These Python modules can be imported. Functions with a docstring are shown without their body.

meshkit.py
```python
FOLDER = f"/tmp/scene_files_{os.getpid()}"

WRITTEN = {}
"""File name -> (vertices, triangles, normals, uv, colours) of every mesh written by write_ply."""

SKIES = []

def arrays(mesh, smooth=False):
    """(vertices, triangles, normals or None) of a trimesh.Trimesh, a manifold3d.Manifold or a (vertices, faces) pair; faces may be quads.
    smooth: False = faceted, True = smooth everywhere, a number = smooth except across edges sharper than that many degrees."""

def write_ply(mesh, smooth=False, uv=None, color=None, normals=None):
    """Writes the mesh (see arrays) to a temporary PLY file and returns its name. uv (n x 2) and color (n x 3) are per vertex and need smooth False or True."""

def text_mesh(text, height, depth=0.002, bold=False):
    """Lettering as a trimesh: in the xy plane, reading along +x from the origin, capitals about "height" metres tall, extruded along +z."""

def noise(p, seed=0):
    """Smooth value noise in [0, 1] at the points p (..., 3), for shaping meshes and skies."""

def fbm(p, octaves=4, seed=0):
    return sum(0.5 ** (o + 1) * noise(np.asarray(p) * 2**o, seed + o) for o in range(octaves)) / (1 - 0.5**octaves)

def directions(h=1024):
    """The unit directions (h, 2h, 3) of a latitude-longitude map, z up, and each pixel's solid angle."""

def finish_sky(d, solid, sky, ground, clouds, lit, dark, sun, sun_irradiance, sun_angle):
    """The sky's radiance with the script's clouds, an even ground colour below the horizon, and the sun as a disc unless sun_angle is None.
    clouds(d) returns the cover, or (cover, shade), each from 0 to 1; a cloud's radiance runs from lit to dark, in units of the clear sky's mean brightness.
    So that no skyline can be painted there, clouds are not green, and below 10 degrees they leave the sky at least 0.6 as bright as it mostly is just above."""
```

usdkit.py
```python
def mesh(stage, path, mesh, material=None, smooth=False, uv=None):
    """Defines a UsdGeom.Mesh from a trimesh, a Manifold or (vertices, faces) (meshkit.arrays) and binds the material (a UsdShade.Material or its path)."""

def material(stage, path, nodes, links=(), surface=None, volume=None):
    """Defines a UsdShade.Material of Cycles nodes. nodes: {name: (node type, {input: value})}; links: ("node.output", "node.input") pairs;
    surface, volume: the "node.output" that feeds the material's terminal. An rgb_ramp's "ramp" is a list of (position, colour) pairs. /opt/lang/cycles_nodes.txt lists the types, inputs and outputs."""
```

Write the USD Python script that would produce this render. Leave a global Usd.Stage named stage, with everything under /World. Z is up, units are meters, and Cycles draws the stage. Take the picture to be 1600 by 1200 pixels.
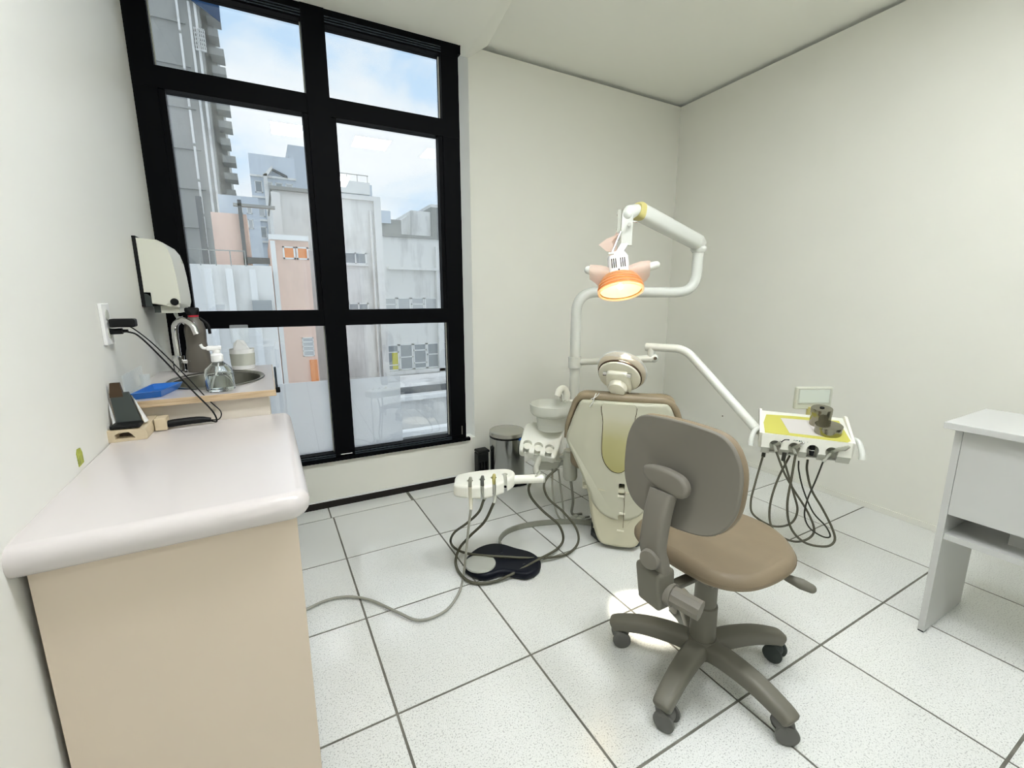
import math, random
import numpy as np, trimesh, manifold3d
from shapely.geometry import Polygon
from scipy.spatial.transform import Rotation as Rot
from pxr import Usd, UsdGeom, UsdLux, UsdShade, Gf, Sdf, Vt
import usdkit, meshkit

random.seed(7); rng = np.random.default_rng(7)
stage = Usd.Stage.CreateInMemory()
UsdGeom.SetStageUpAxis(stage, 'Z'); UsdGeom.SetStageMetersPerUnit(stage, 1.0)
world = UsdGeom.Xform.Define(stage, '/World'); stage.SetDefaultPrim(world.GetPrim())
UsdGeom.Scope.Define(stage, '/World/Looks')

# ------------------------------------------------------------------ camera, sky, lights, exposure
EYE = np.array([0, 0, 1.3161])
CAM_R = Rot.from_euler('ZXZ', [-28.809, 90 - 10.907, -0.1], degrees=True).as_matrix()
cam = UsdGeom.Camera.Define(stage, '/World/Camera')
m4 = np.eye(4); m4[:3, :3] = CAM_R.T; m4[3, :3] = EYE
cam.AddTransformOp().Set(Gf.Matrix4d(*m4.ravel().tolist()))
cam.CreateHorizontalApertureAttr(36.0); cam.CreateFocalLengthAttr(36.0 * 695.93 / 1600); cam.CreateClippingRangeAttr(Gf.Vec2f(0.02, 2000))
cam.CreateExposureAttr(1.14)
SKY_STRENGTH, SUN_POWER, PANEL_EMIT, LAMP_EMIT, SPOT_POWER = 0.55, 2.7, 24.0, 45.0, 5500.0

def look(name, nodes, links=(), surface='p.BSDF', volume=None):
    return usdkit.material(stage, '/World/Looks/' + name, nodes, links, surface=surface, volume=volume)

sky = look('sky', {
    'tc': ('texture_coordinate', {}),
    'map': ('mapping', {'scale': (1.0, 1.0, 2.1), 'location': (0.35, 0.1, 0.0)}),
    'n': ('noise_texture', {'scale': 3.1, 'detail': 7.0, 'roughness': 0.55, 'distortion': 0.35}),
    'r': ('rgb_ramp', {'ramp': [(0.0, (0.48, 0.68, 0.91)), (0.38, (0.54, 0.72, 0.92)), (0.46, (0.74, 0.83, 0.92)), (0.54, (0.86, 0.895, 0.93)), (0.75, (0.95, 0.955, 0.96)), (1.0, (0.80, 0.84, 0.88))]}),
    'b': ('background_shader', {'strength': SKY_STRENGTH})},
    [('tc.generated', 'map.vector'), ('map.vector', 'n.vector'), ('n.fac', 'r.fac'), ('r.color', 'b.color')], surface='b.background')
dome = UsdLux.DomeLight.Define(stage, '/World/Sky'); dome.CreateIntensityAttr(1.0)
UsdShade.MaterialBindingAPI.Apply(dome.GetPrim()).Bind(sky)
sun = UsdLux.DistantLight.Define(stage, '/World/Sun'); sun.CreateIntensityAttr(SUN_POWER); sun.CreateAngleAttr(2.0); sun.CreateColorAttr(Gf.Vec3f(1.0, 0.96, 0.9))
sun.AddRotateXYZOp().Set(Gf.Vec3f(42, 0, -25))     # from behind the clinic, onto the facades across the street

# ------------------------------------------------------------------ materials
def plain(name, color, rough=0.5, spec=0.5, metal=0.0, bump=0.0, bscale=60.0, vary=0.0, coat=0.0, vscale=9.0):
    nodes = {'p': ('principled_bsdf', {'base_color': color, 'roughness': rough, 'specular_ior_level': spec, 'metallic': metal, 'coat_weight': coat})}
    links = []
    if vary or bump:
        nodes['tc'] = ('texture_coordinate', {})
    if vary:
        nodes['n'] = ('noise_texture', {'scale': vscale, 'detail': 4.0})
        nodes['r'] = ('rgb_ramp', {'ramp': [(0.3, tuple(c * (1 - vary) for c in color)), (0.7, tuple(min(1, c * (1 + vary)) for c in color))]})
        links += [('tc.object', 'n.vector'), ('n.fac', 'r.fac'), ('r.color', 'p.base_color')]
    if bump:
        nodes['n2'] = ('noise_texture', {'scale': bscale, 'detail': 3.0})
        nodes['b'] = ('bump', {'strength': bump, 'distance': 0.002})
        links += [('tc.object', 'n2.vector'), ('n2.fac', 'b.height'), ('b.normal', 'p.normal')]
    return look(name, nodes, links)

def sheet(name, color, through, rough=0.5, clear=0.0, glow=None):
    """Thin film or paper: diffuse + translucent (+ clear)."""
    nodes = {'p': ('principled_bsdf', {'base_color': color, 'roughness': rough}), 't': ('translucent_bsdf', {'color': color}), 'm': ('mix_closure', {'fac': through})}
    links = [('p.BSDF', 'm.closure1'), ('t.BSDF', 'm.closure2')]
    out = 'm.closure'
    if clear:
        nodes['c'] = ('transparent_bsdf', {'color': tuple(min(1, 0.25 + 0.75 * x / max(color)) for x in color)}); nodes['m2'] = ('mix_closure', {'fac': clear})
        links += [('m.closure', 'm2.closure1'), ('c.BSDF', 'm2.closure2')]; out = 'm2.closure'
    return look(name, nodes, links, surface=out)

M = {}
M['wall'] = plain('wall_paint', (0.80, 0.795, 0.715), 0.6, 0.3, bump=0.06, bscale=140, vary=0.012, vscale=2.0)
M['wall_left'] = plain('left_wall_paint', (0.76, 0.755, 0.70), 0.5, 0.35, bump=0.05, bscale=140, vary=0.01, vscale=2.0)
M['reveal'] = plain('reveal_paint', (0.82, 0.83, 0.84), 0.6, 0.3)
M['ceiling'] = plain('ceiling_paint', (0.93, 0.93, 0.84), 0.7, 0.2, bump=0.04, bscale=100)
M['grout'] = plain('grout', (0.17, 0.165, 0.14), 0.9, 0.1, vary=0.25, vscale=14)
M['black'] = plain('black_frame', (0.0022, 0.0025, 0.0032), 0.5, 0.06)
M['black_alu'] = plain('dark_aluminium_track', (0.05, 0.065, 0.08), 0.35, 0.5, metal=0.4)
M['black_base'] = plain('black_baseboard', (0.012, 0.009, 0.007), 0.5, 0.3)
M['laminate'] = plain('white_laminate', (0.60, 0.56, 0.54), 0.2, 0.65, bump=0.03, bscale=220)
M['laminate_beige'] = plain('beige_laminate', (0.67, 0.57, 0.455), 0.45, 0.4, bump=0.04, bscale=260)
M['laminate_cream'] = plain('cream_laminate', (0.66, 0.60, 0.51), 0.45, 0.4)
M['wood_edge'] = look('wood_edge_band', {
    'tc': ('texture_coordinate', {}), 'm': ('mapping', {'scale': (3, 30, 60)}), 'n': ('noise_texture', {'scale': 4.0, 'detail': 5.0}),
    'r': ('rgb_ramp', {'ramp': [(0.3, (0.44, 0.31, 0.18)), (0.7, (0.62, 0.48, 0.31))]}), 'p': ('principled_bsdf', {'roughness': 0.5})},
    [('tc.object', 'm.vector'), ('m.vector', 'n.vector'), ('n.fac', 'r.fac'), ('r.color', 'p.base_color')])
M['desk'] = plain('desk_white', (0.55, 0.555, 0.53), 0.4, 0.4)
M['steel'] = plain('brushed_steel', (0.56, 0.55, 0.51), 0.24, 0.5, metal=1.0)
M['steel_bin'] = plain('bin_steel', (0.36, 0.37, 0.36), 0.16, 0.5, metal=1.0)
M['sink_steel'] = plain('sink_steel', (0.30, 0.30, 0.27), 0.28, 0.5, metal=1.0)
M['chrome'] = plain('chrome', (0.75, 0.75, 0.74), 0.1, 0.5, metal=1.0)
M['can'] = plain('can_metal', (0.30, 0.285, 0.225), 0.14, 0.5, metal=1.0, bump=0.3, bscale=60)
M['stool_grey'] = plain('stool_grey_plastic', (0.15, 0.143, 0.112), 0.5, 0.35, bump=0.1, bscale=350)
M['stool_shell'] = plain('stool_shell_plastic', (0.185, 0.172, 0.142), 0.5, 0.35, bump=0.08, bscale=350)
M['wheel'] = plain('castor_wheel', (0.12, 0.12, 0.108), 0.5, 0.35)
M['wheel_dark'] = plain('castor_dark', (0.045, 0.055, 0.05), 0.45, 0.35)
M['seat'] = plain('tan_vinyl', (0.225, 0.175, 0.112), 0.5, 0.4, bump=0.15, bscale=260, vary=0.06)
M['headrest'] = plain('headrest_vinyl', (0.44, 0.385, 0.285), 0.35, 0.5, bump=0.1, bscale=240)
M['rim'] = plain('brown_vinyl', (0.25, 0.200, 0.125), 0.42, 0.4, bump=0.1, bscale=240)
M['shell'] = plain('cream_shell', (0.49, 0.485, 0.375), 0.42, 0.4, vary=0.04, vscale=5)
M['shell_low'] = plain('cream_base_shell', (0.54, 0.515, 0.375), 0.42, 0.4, vary=0.05, vscale=5)
M['aged'] = plain('aged_panel', (0.53, 0.50, 0.26), 0.45, 0.35, vary=0.08, vscale=4)
M['cream'] = plain('cream_plastic', (0.76, 0.735, 0.60), 0.4, 0.4, vary=0.04)
M['unit'] = plain('unit_white', (0.80, 0.80, 0.71), 0.35, 0.45)
M['unit_grey'] = plain('unit_grey', (0.50, 0.51, 0.44), 0.45, 0.4)
M['pocket'] = plain('pocket_grey', (0.36, 0.365, 0.30), 0.5, 0.35)
M['pipe'] = plain('arm_white_enamel', (0.70, 0.72, 0.66), 0.28, 0.5, coat=0.3)
M['yellowed'] = plain('yellowed_plastic', (0.58, 0.52, 0.20), 0.45, 0.4)
M['hose'] = plain('grey_hose', (0.085, 0.082, 0.055), 0.5, 0.35)
M['hose_dark'] = plain('dark_hose', (0.03, 0.03, 0.022), 0.5, 0.35)
M['hose_pale'] = plain('pale_hose', (0.33, 0.33, 0.28), 0.5, 0.35)
M['belt'] = plain('flat_cable', (0.27, 0.275, 0.225), 0.5, 0.35)
M['rubber'] = plain('black_rubber', (0.006, 0.0065, 0.0065), 0.5, 0.2)
M['pedal'] = plain('navy_pedal', (0.003, 0.0045, 0.010), 0.45, 0.2)
M['pedal_disc'] = plain('grey_pedal_disc', (0.40, 0.41, 0.36), 0.4, 0.4)
M['white'] = plain('white_plastic', (0.80, 0.80, 0.78), 0.35, 0.45)
M['dispenser'] = plain('dispenser_cream', (0.70, 0.70, 0.60), 0.3, 0.5)
M['blue'] = plain('blue_plastic', (0.012, 0.14, 0.50), 0.3, 0.5)
M['blue_bag'] = plain('blue_bag', (0.02, 0.15, 0.62), 0.4, 0.5)
M['brown_bottle'] = plain('grey_brown_bottle', (0.125, 0.112, 0.092), 0.4, 0.4)
M['red'] = plain('red_plastic', (0.45, 0.012, 0.03), 0.4, 0.4)
M['beige_device'] = plain('beige_device', (0.60, 0.50, 0.34), 0.45, 0.4)
M['brown_dark'] = plain('dark_brown', (0.055, 0.032, 0.015), 0.5, 0.3)
M['paper_yellow'] = sheet('yellow_paper', (0.68, 0.65, 0.14), 0.2, 0.8)
M['paper_white'] = sheet('white_paper', (0.74, 0.71, 0.67), 0.2, 0.8)
M['tissue'] = sheet('tissue', (0.86, 0.86, 0.84), 0.3, 0.9)
M['sticker'] = plain('green_sticker', (0.36, 0.40, 0.05), 0.5, 0.4, vary=0.35, vscale=60)
M['board'] = sheet('white_board_sheet', (0.97, 0.975, 0.98), 0.6, 0.5, clear=0.36)
M['viewer'] = plain('viewer_cream', (0.56, 0.57, 0.48), 0.4, 0.4)
M['viewer_screen'] = plain('viewer_screen', (0.62, 0.67, 0.60), 0.3, 0.5)
M['pink_film'] = sheet('pink_cling_film', (1.0, 0.86, 0.78), 0.6, 0.3, clear=0.38)
M['rib'] = sheet('amber_rib', (1.0, 0.78, 0.52), 0.6, 0.3, clear=0.15)
M['amber'] = sheet('amber_shield', (1.0, 0.68, 0.33), 0.65, 0.2, clear=0.34)
M['lamp_glow'] = look('lamp_bulb', {'e': ('emission', {'color': (1.0, 0.72, 0.30), 'strength': LAMP_EMIT})}, surface='e.emission')
M['panel_glow'] = look('ceiling_panel_glow', {'e': ('emission', {'color': (0.955, 0.985, 1.03), 'strength': PANEL_EMIT})}, surface='e.emission')
def pane_look(name, refl, tint):
    return look(name, {'f': ('fresnel', {'IOR': 1.5}), 'a': ('math', {'math_type': 'multiply_add', 'value2': 1.2, 'value3': refl}),
        't': ('transparent_bsdf', {'color': tint}), 'g': ('glossy_bsdf', {'color': (1, 1, 1), 'roughness': 0.0}), 'm': ('mix_closure', {})},
        [('f.fac', 'a.value1'), ('a.value', 'm.fac'), ('t.BSDF', 'm.closure1'), ('g.BSDF', 'm.closure2')], surface='m.closure')
M['glass'] = pane_look('window_glass', 0.03, (0.95, 0.97, 0.98))
M['clear'] = look('clear_acrylic', {'p': ('principled_bsdf', {'base_color': (0.80, 0.83, 0.84), 'roughness': 0.25}), 't': ('transparent_bsdf', {'color': (0.97, 0.985, 0.99)}), 'm': ('mix_closure', {'fac': 0.80})},
    [('p.BSDF', 'm.closure1'), ('t.BSDF', 'm.closure2')], surface='m.closure')
M['bowl_glass'] = look('bowl_glass', {'p': ('principled_bsdf', {'base_color': (0.80, 0.81, 0.74), 'roughness': 0.2}), 't': ('transparent_bsdf', {'color': (0.95, 0.96, 0.92)}), 'm': ('mix_closure', {'fac': 0.42})},
    [('p.BSDF', 'm.closure1'), ('t.BSDF', 'm.closure2')], surface='m.closure')
M['solid_clear'] = look('clear_plastic', {'p': ('principled_bsdf', {'base_color': (0.95, 0.98, 0.97), 'roughness': 0.02, 'ior': 1.42, 'transmission_weight': 1.0})})
# tiles: pale granite-look porcelain, speckled, one look per tone
def tile_look(name, tone):
    base = tuple(tone * c for c in (0.775, 0.785, 0.755))
    return look(name, {
        'g': ('geometry', {}), 'n1': ('noise_texture', {'scale': 205.0, 'detail': 1.0}), 'n2': ('noise_texture', {'scale': 420.0, 'detail': 1.0}), 'n3': ('noise_texture', {'scale': 2.2, 'detail': 3.0}),
        'r1': ('rgb_ramp', {'ramp': [(0.0, tuple(0.52 * c for c in base)), (0.35, tuple(0.66 * c for c in base)), (0.41, base), (1.0, base)]}),
        'r2': ('rgb_ramp', {'ramp': [(0.0, (0.72, 0.73, 0.70)), (0.36, (0.80, 0.81, 0.78)), (0.45, (1, 1, 1)), (1.0, (1, 1, 1))]}),
        'r3': ('rgb_ramp', {'ramp': [(0.3, (0.95, 0.95, 0.94)), (0.7, (1, 1, 1))]}),
        'm': ('mix_color', {'blend_type': 'multiply', 'fac': 1.0}), 'm2': ('mix_color', {'blend_type': 'multiply', 'fac': 1.0}),
        'p': ('principled_bsdf', {'roughness': 0.19, 'specular_ior_level': 0.55})},
        [('g.position', 'n1.vector'), ('g.position', 'n2.vector'), ('g.position', 'n3.vector'), ('n1.fac', 'r1.fac'), ('n2.fac', 'r2.fac'), ('n3.fac', 'r3.fac'),
         ('r1.color', 'm.a'), ('r2.color', 'm.b'), ('m.result', 'm2.a'), ('r3.color', 'm2.b'), ('m2.result', 'p.base_color')])
TILES = [tile_look('floor_tile_' + 'abc'[i], t) for i, t in enumerate((0.97, 1.0, 1.03))]
def stained(name, color, dark, streak=(1.2, 1.2, 0.16)):
    return look(name, {
        'g': ('geometry', {}), 'm': ('mapping', {'scale': streak}), 'n': ('noise_texture', {'scale': 0.9, 'detail': 6.0, 'roughness': 0.6}), 'n2': ('noise_texture', {'scale': 0.35, 'detail': 4.0}),
        'mx': ('math', {'math_type': 'multiply', 'value1': 1.0}),
        'r': ('rgb_ramp', {'ramp': [(0.10, tuple(dark * c for c in color)), (0.24, color), (1.0, color)]}), 'p': ('principled_bsdf', {'roughness': 0.9, 'specular_ior_level': 0.1})},
        [('g.position', 'm.vector'), ('m.vector', 'n.vector'), ('g.position', 'n2.vector'), ('n.fac', 'mx.value1'), ('n2.fac', 'mx.value2'), ('mx.value', 'r.fac'), ('r.color', 'p.base_color')])
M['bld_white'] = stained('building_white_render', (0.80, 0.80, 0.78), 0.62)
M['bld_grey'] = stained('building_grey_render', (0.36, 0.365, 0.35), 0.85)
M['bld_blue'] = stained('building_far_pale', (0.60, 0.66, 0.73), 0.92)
M['bld_salmon'] = stained('building_salmon_render', (0.84, 0.62, 0.52), 0.85)
M['bld_window'] = plain('building_window_glass', (0.30, 0.33, 0.35), 0.25, 0.5)
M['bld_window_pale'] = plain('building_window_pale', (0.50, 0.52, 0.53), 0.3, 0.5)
M['bld_frame'] = plain('building_window_frame', (0.82, 0.83, 0.82), 0.6, 0.3)
M['bld_dark'] = plain('building_dark', (0.12, 0.13, 0.14), 0.7, 0.3)
M['bld_yellow'] = plain('yellow_curtain', (0.62, 0.58, 0.10), 0.8, 0.2)
M['bld_orange'] = plain('orange_shutter', (0.86, 0.33, 0.12), 0.7, 0.2)
M['bld_navy'] = plain('navy_awning', (0.02, 0.06, 0.14), 0.7, 0.2)
M['roof_grey'] = stained('grey_roof', (0.36, 0.37, 0.38), 0.7, (1, 1, 1))
M['roof_white'] = plain('white_corrugated', (0.86, 0.87, 0.88), 0.6, 0.3)

# ------------------------------------------------------------------ mesh kit
UP = np.array([0, 0, 1.0])
def V(*a): return np.array(a, float)
def cat(*ms): return trimesh.util.concatenate([m for m in ms if m is not None])
def box(sx, sy, sz, c=(0, 0, 0)):
    m = trimesh.creation.box((sx, sy, sz)); m.apply_translation(c); return m
def bx(lo, hi):
    lo, hi = np.array(lo, float), np.array(hi, float); return box(*(hi - lo), c=(lo + hi) / 2)
def rbox(sx, sy, sz, c=(0, 0, 0), r=0.005, n=1):
    r = min(r, sx / 2.01, sy / 2.01, sz / 2.01)
    s = trimesh.creation.icosphere(n, r).vertices
    pts = np.vstack([s + V(i * (sx / 2 - r), j * (sy / 2 - r), k * (sz / 2 - r)) for i in (-1, 1) for j in (-1, 1) for k in (-1, 1)])
    m = trimesh.convex.convex_hull(pts); m.apply_translation(c); return m
def hull(pts): return trimesh.convex.convex_hull(np.array(pts, float))
def spheres_hull(items, n=2):
    return hull(np.vstack([trimesh.creation.icosphere(n, r).vertices + np.array(p, float) for p, r in items]))
def spline(pts, n=10):
    p = np.array(pts, float); p = np.vstack([2 * p[0] - p[1], p, 2 * p[-1] - p[-2]]); out = []
    for i in range(1, len(p) - 2):
        for t in np.linspace(0, 1, n, endpoint=False):
            a, b, c, d = p[i - 1:i + 3]
            out.append(0.5 * (2 * b + (c - a) * t + (2 * a - 5 * b + 4 * c - d) * t * t + (3 * b - a - 3 * c + d) * t ** 3))
    return np.array(out + [p[-2]])
def rounded(pts, r, n=6):
    """Polyline with its corners rounded to about radius r."""
    p = [np.array(q, float) for q in pts]; out = [p[0]]
    for a, b, c in zip(p, p[1:], p[2:]):
        u, w = a - b, c - b; d = min(r, np.linalg.norm(u) * .49, np.linalg.norm(w) * .49)
        s, e = b + u / np.linalg.norm(u) * d, b + w / np.linalg.norm(w) * d
        out += [(1 - t) ** 2 * s + 2 * t * (1 - t) * b + t * t * e for t in np.linspace(0, 1, n)]
    return np.array(out + [p[-1]])
def frames(pts, up=None):
    p = np.array(pts, float); t = np.gradient(p, axis=0); t /= np.linalg.norm(t, axis=1, keepdims=True) + 1e-12
    out = []; ref = np.array(up, float) if up is not None else (UP if abs(t[0] @ UP) < .9 else V(1, 0, 0))
    for k in range(len(p)):
        x = ref - (ref @ t[k]) * t[k]; x /= np.linalg.norm(x) + 1e-12
        if up is None: ref = x
        out.append((x, np.cross(t[k], x)))
    return p, t, out
def sweep(pts, section, up=None, scale=None, caps=True):
    """section: Nx2 outline (first axis along 'up'), one or one per point."""
    p, t, fr = frames(pts, up); sec = np.array(section, float)
    rings = []
    for k, (x, y) in enumerate(fr):
        s = sec[k] if sec.ndim == 3 else sec
        s = s * (1 if scale is None else np.array(scale[k]))
        rings.append(p[k] + s[:, :1] * x + s[:, 1:] * y)
    n = rings[0].shape[0]; v = np.vstack(rings); f = []
    for k in range(len(rings) - 1):
        a = k * n
        for i in range(n):
            j = (i + 1) % n
            f += [[a + i, a + j, a + n + j], [a + i, a + n + j, a + n + i]]
    if caps:
        c0, c1 = len(v), len(v) + 1; v = np.vstack([v, rings[0].mean(0), rings[-1].mean(0)])
        b = (len(rings) - 1) * n
        for i in range(n):
            j = (i + 1) % n
            f += [[c0, j, i], [c1, b + i, b + j]]
    m = trimesh.Trimesh(v, f, process=False)
    if m.volume < 0: m.invert()
    return m
def circle(r, n=14):
    a = np.linspace(0, 2 * np.pi, n, endpoint=False); return np.stack([r * np.cos(a), r * np.sin(a)], 1)
def supell(a, b, e=2.6, n=40):
    t = np.linspace(0, 2 * np.pi, n, endpoint=False); c, s = np.cos(t), np.sin(t)
    return np.stack([a * np.sign(c) * abs(c) ** (2 / e), b * np.sign(s) * abs(s) ** (2 / e)], 1)
def tube(pts, r, n=12, up=None):
    pts = np.array(pts, float)
    if np.ndim(r): return sweep(pts, circle(1.0, n), up, scale=np.array(r)[:, None] * np.ones((1, 2)))
    return sweep(pts, circle(r, n), up)
def rod(a, b, r, n=16, r2=None):
    a, b = np.array(a, float), np.array(b, float)
    return tube([a, b], [r, r if r2 is None else r2], n)
def lathe(profile, n=40, c=(0, 0, 0)):
    p = np.array(profile, float); a = np.linspace(0, 2 * np.pi, n, endpoint=False)
    v = np.concatenate([np.stack([r * np.cos(a), r * np.sin(a), np.full(n, z)], 1) for r, z in p]); f = []
    for k in range(len(p) - 1):
        for i in range(n):
            j = (i + 1) % n; q = k * n
            f += [[q + i, q + j, q + n + j], [q + i, q + n + j, q + n + i]]
    m = trimesh.Trimesh(v + np.array(c, float), f, process=True); m.update_faces(m.nondegenerate_faces()); return m
def aim(m, origin, z, x=None):
    """Places a mesh modelled about +z so that its z axis points along z."""
    z = np.array(z, float); z /= np.linalg.norm(z)
    x = np.array(x if x is not None else (UP if abs(z[2]) < .9 else (1, 0, 0)), float); x = x - (x @ z) * z; x /= np.linalg.norm(x)
    T = np.eye(4); T[:3, 0], T[:3, 1], T[:3, 2], T[:3, 3] = x, np.cross(z, x), z, origin
    m = m.copy(); m.apply_transform(T); return m
def plate(outline, h, bevel=0.0, seg=3, z0=0.0):
    """Outline (counter-clockwise Nx2) extruded to height h with rounded top and bottom edges."""
    o = np.array(outline, float)
    if Polygon(o).exterior.is_ccw is False: o = o[::-1]
    d = np.roll(o, -1, 0) - np.roll(o, 1, 0); nrm = np.stack([d[:, 1], -d[:, 0]], 1); nrm /= np.linalg.norm(nrm, axis=1, keepdims=True) + 1e-12
    steps = [(0.0, 0.0), (0.0, h)] if not bevel else [(bevel * (1 - math.sin(t)), bevel * (1 - math.cos(t))) for t in np.linspace(0, math.pi / 2, seg + 1)] + \
            [(bevel * (1 - math.cos(t)), h - bevel * (1 - math.sin(t))) for t in np.linspace(0, math.pi / 2, seg + 1)]
    v = np.vstack([np.column_stack([o - nrm * ins, np.full(len(o), z + z0)]) for ins, z in steps]); n = len(o); f = []
    for k in range(len(steps) - 1):
        q = k * n
        for i in range(n):
            j = (i + 1) % n
            f += [[q + i, q + j, q + n + j], [q + i, q + n + j, q + n + i]]
    cv, cf = trimesh.creation.triangulate_polygon(Polygon(o), engine='earcut')
    from scipy.spatial import cKDTree
    idx = cKDTree(o).query(cv)[1]; cf = idx[np.array(cf)]
    a = o[cf]; area = (a[:, 1, 0] - a[:, 0, 0]) * (a[:, 2, 1] - a[:, 0, 1]) - (a[:, 2, 0] - a[:, 0, 0]) * (a[:, 1, 1] - a[:, 0, 1])
    cf = np.where(area[:, None] < 0, cf[:, ::-1], cf); q = (len(steps) - 1) * n
    f += [list(t[::-1]) for t in cf] + [[t[0] + q, t[1] + q, t[2] + q] for t in cf]
    return trimesh.Trimesh(v, f, process=False)
def smooth_outline(pts, n=8):
    p = np.array(pts, float); q = np.vstack([p[-1:], p, p[:2]]); out = []
    for i in range(1, len(q) - 2):
        for t in np.linspace(0, 1, n, endpoint=False):
            a, b, c, d = q[i - 1:i + 3]
            out.append(0.5 * (2 * b + (c - a) * t + (2 * a - 5 * b + 4 * c - d) * t * t + (3 * b - a - 3 * c + d) * t ** 3))
    return np.array(out)
def prism(outline, h, z0=0.0):
    m = trimesh.creation.extrude_polygon(Polygon(outline), h, engine='earcut'); m.apply_translation((0, 0, z0)); return m
def move(m, d): m = m.copy(); m.apply_translation(d); return m
def yawed(m, deg, o=(0, 0, 0)):
    T = trimesh.transformations.rotation_matrix(math.radians(deg), (0, 0, 1)); T[:3, 3] = o; m = m.copy(); m.apply_transform(T); return m
def placed(m, o, x, y, z):
    T = np.eye(4); T[:3, 0], T[:3, 1], T[:3, 2], T[:3, 3] = x, y, z, o; m = m.copy(); m.apply_transform(T)
    if np.linalg.det(T[:3, :3]) < 0: m.invert()
    return m
def man(m): return manifold3d.Manifold(manifold3d.Mesh(np.asarray(m.vertices, np.float32), np.asarray(m.faces, np.uint32)))
def unman(x): g = x.to_mesh(); return trimesh.Trimesh(g.vert_properties[:, :3], g.tri_verts, process=False)
def cut(a, *bs):
    r = man(a)
    for b in bs: r = r - man(b)
    return unman(r)

# ------------------------------------------------------------------ stage kit
taken = {}
def numbered(parent, name):
    k = (parent, name); n = taken.get(k, -1) + 1; taken[k] = n
    return name if n == 0 else f'{name}_{n:03d}'
class Node:
    def __init__(s, prim, origin): s.prim, s.origin = prim, np.array(origin, float)
    def part(s, name, mesh, mat, label=None, smooth=35, kind=None):
        path = f'{s.prim.GetPath()}/{numbered(str(s.prim.GetPath()), name)}'
        mesh = move(mesh, -s.origin)
        p = usdkit.mesh(stage, path, mesh, M[mat] if isinstance(mat, str) else mat, smooth=smooth).GetPrim()
        if label: p.SetCustomDataByKey('label', label)
        if kind: p.SetCustomDataByKey('kind', kind)
        return Node(p, s.origin)
def tagp(p, label=None, category=None, group=None, kind=None):
    for k, v in (('label', label), ('category', category), ('group', group), ('kind', kind)):
        if v: p.SetCustomDataByKey(k, v)
def thing(name, label, category, base, group=None, kind=None):
    x = UsdGeom.Xform.Define(stage, '/World/' + numbered('/World', name)); x.AddTranslateOp().Set(Gf.Vec3d(*map(float, base)))
    tagp(x.GetPrim(), label, category, group, kind); return Node(x.GetPrim(), base)
def single(name, mesh, mat, label, category, group=None, smooth=35):
    n = thing(name, label, category, (0, 0, 0), group) if False else None
    p = usdkit.mesh(stage, '/World/' + numbered('/World', name), mesh, M[mat] if isinstance(mat, str) else mat, smooth=smooth).GetPrim()
    tagp(p, label, category, group); return Node(p, (0, 0, 0))
def struct(name, mesh, mat, label=None):
    p = usdkit.mesh(stage, '/World/' + numbered('/World', name), mesh, M[mat] if isinstance(mat, str) else mat, smooth=30).GetPrim()
    tagp(p, label, None, None, 'structure'); return Node(p, (0, 0, 0))
def copy_of(src, name, loc, label, category, group=None):
    x = UsdGeom.Xform.Define(stage, '/World/' + numbered('/World', name)); x.AddTranslateOp().Set(Gf.Vec3d(*map(float, loc)))
    x.GetPrim().GetReferences().AddInternalReference(src.prim.GetPath()); x.GetPrim().SetInstanceable(True)
    tagp(x.GetPrim(), label, category, group); return x.GetPrim()
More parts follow.
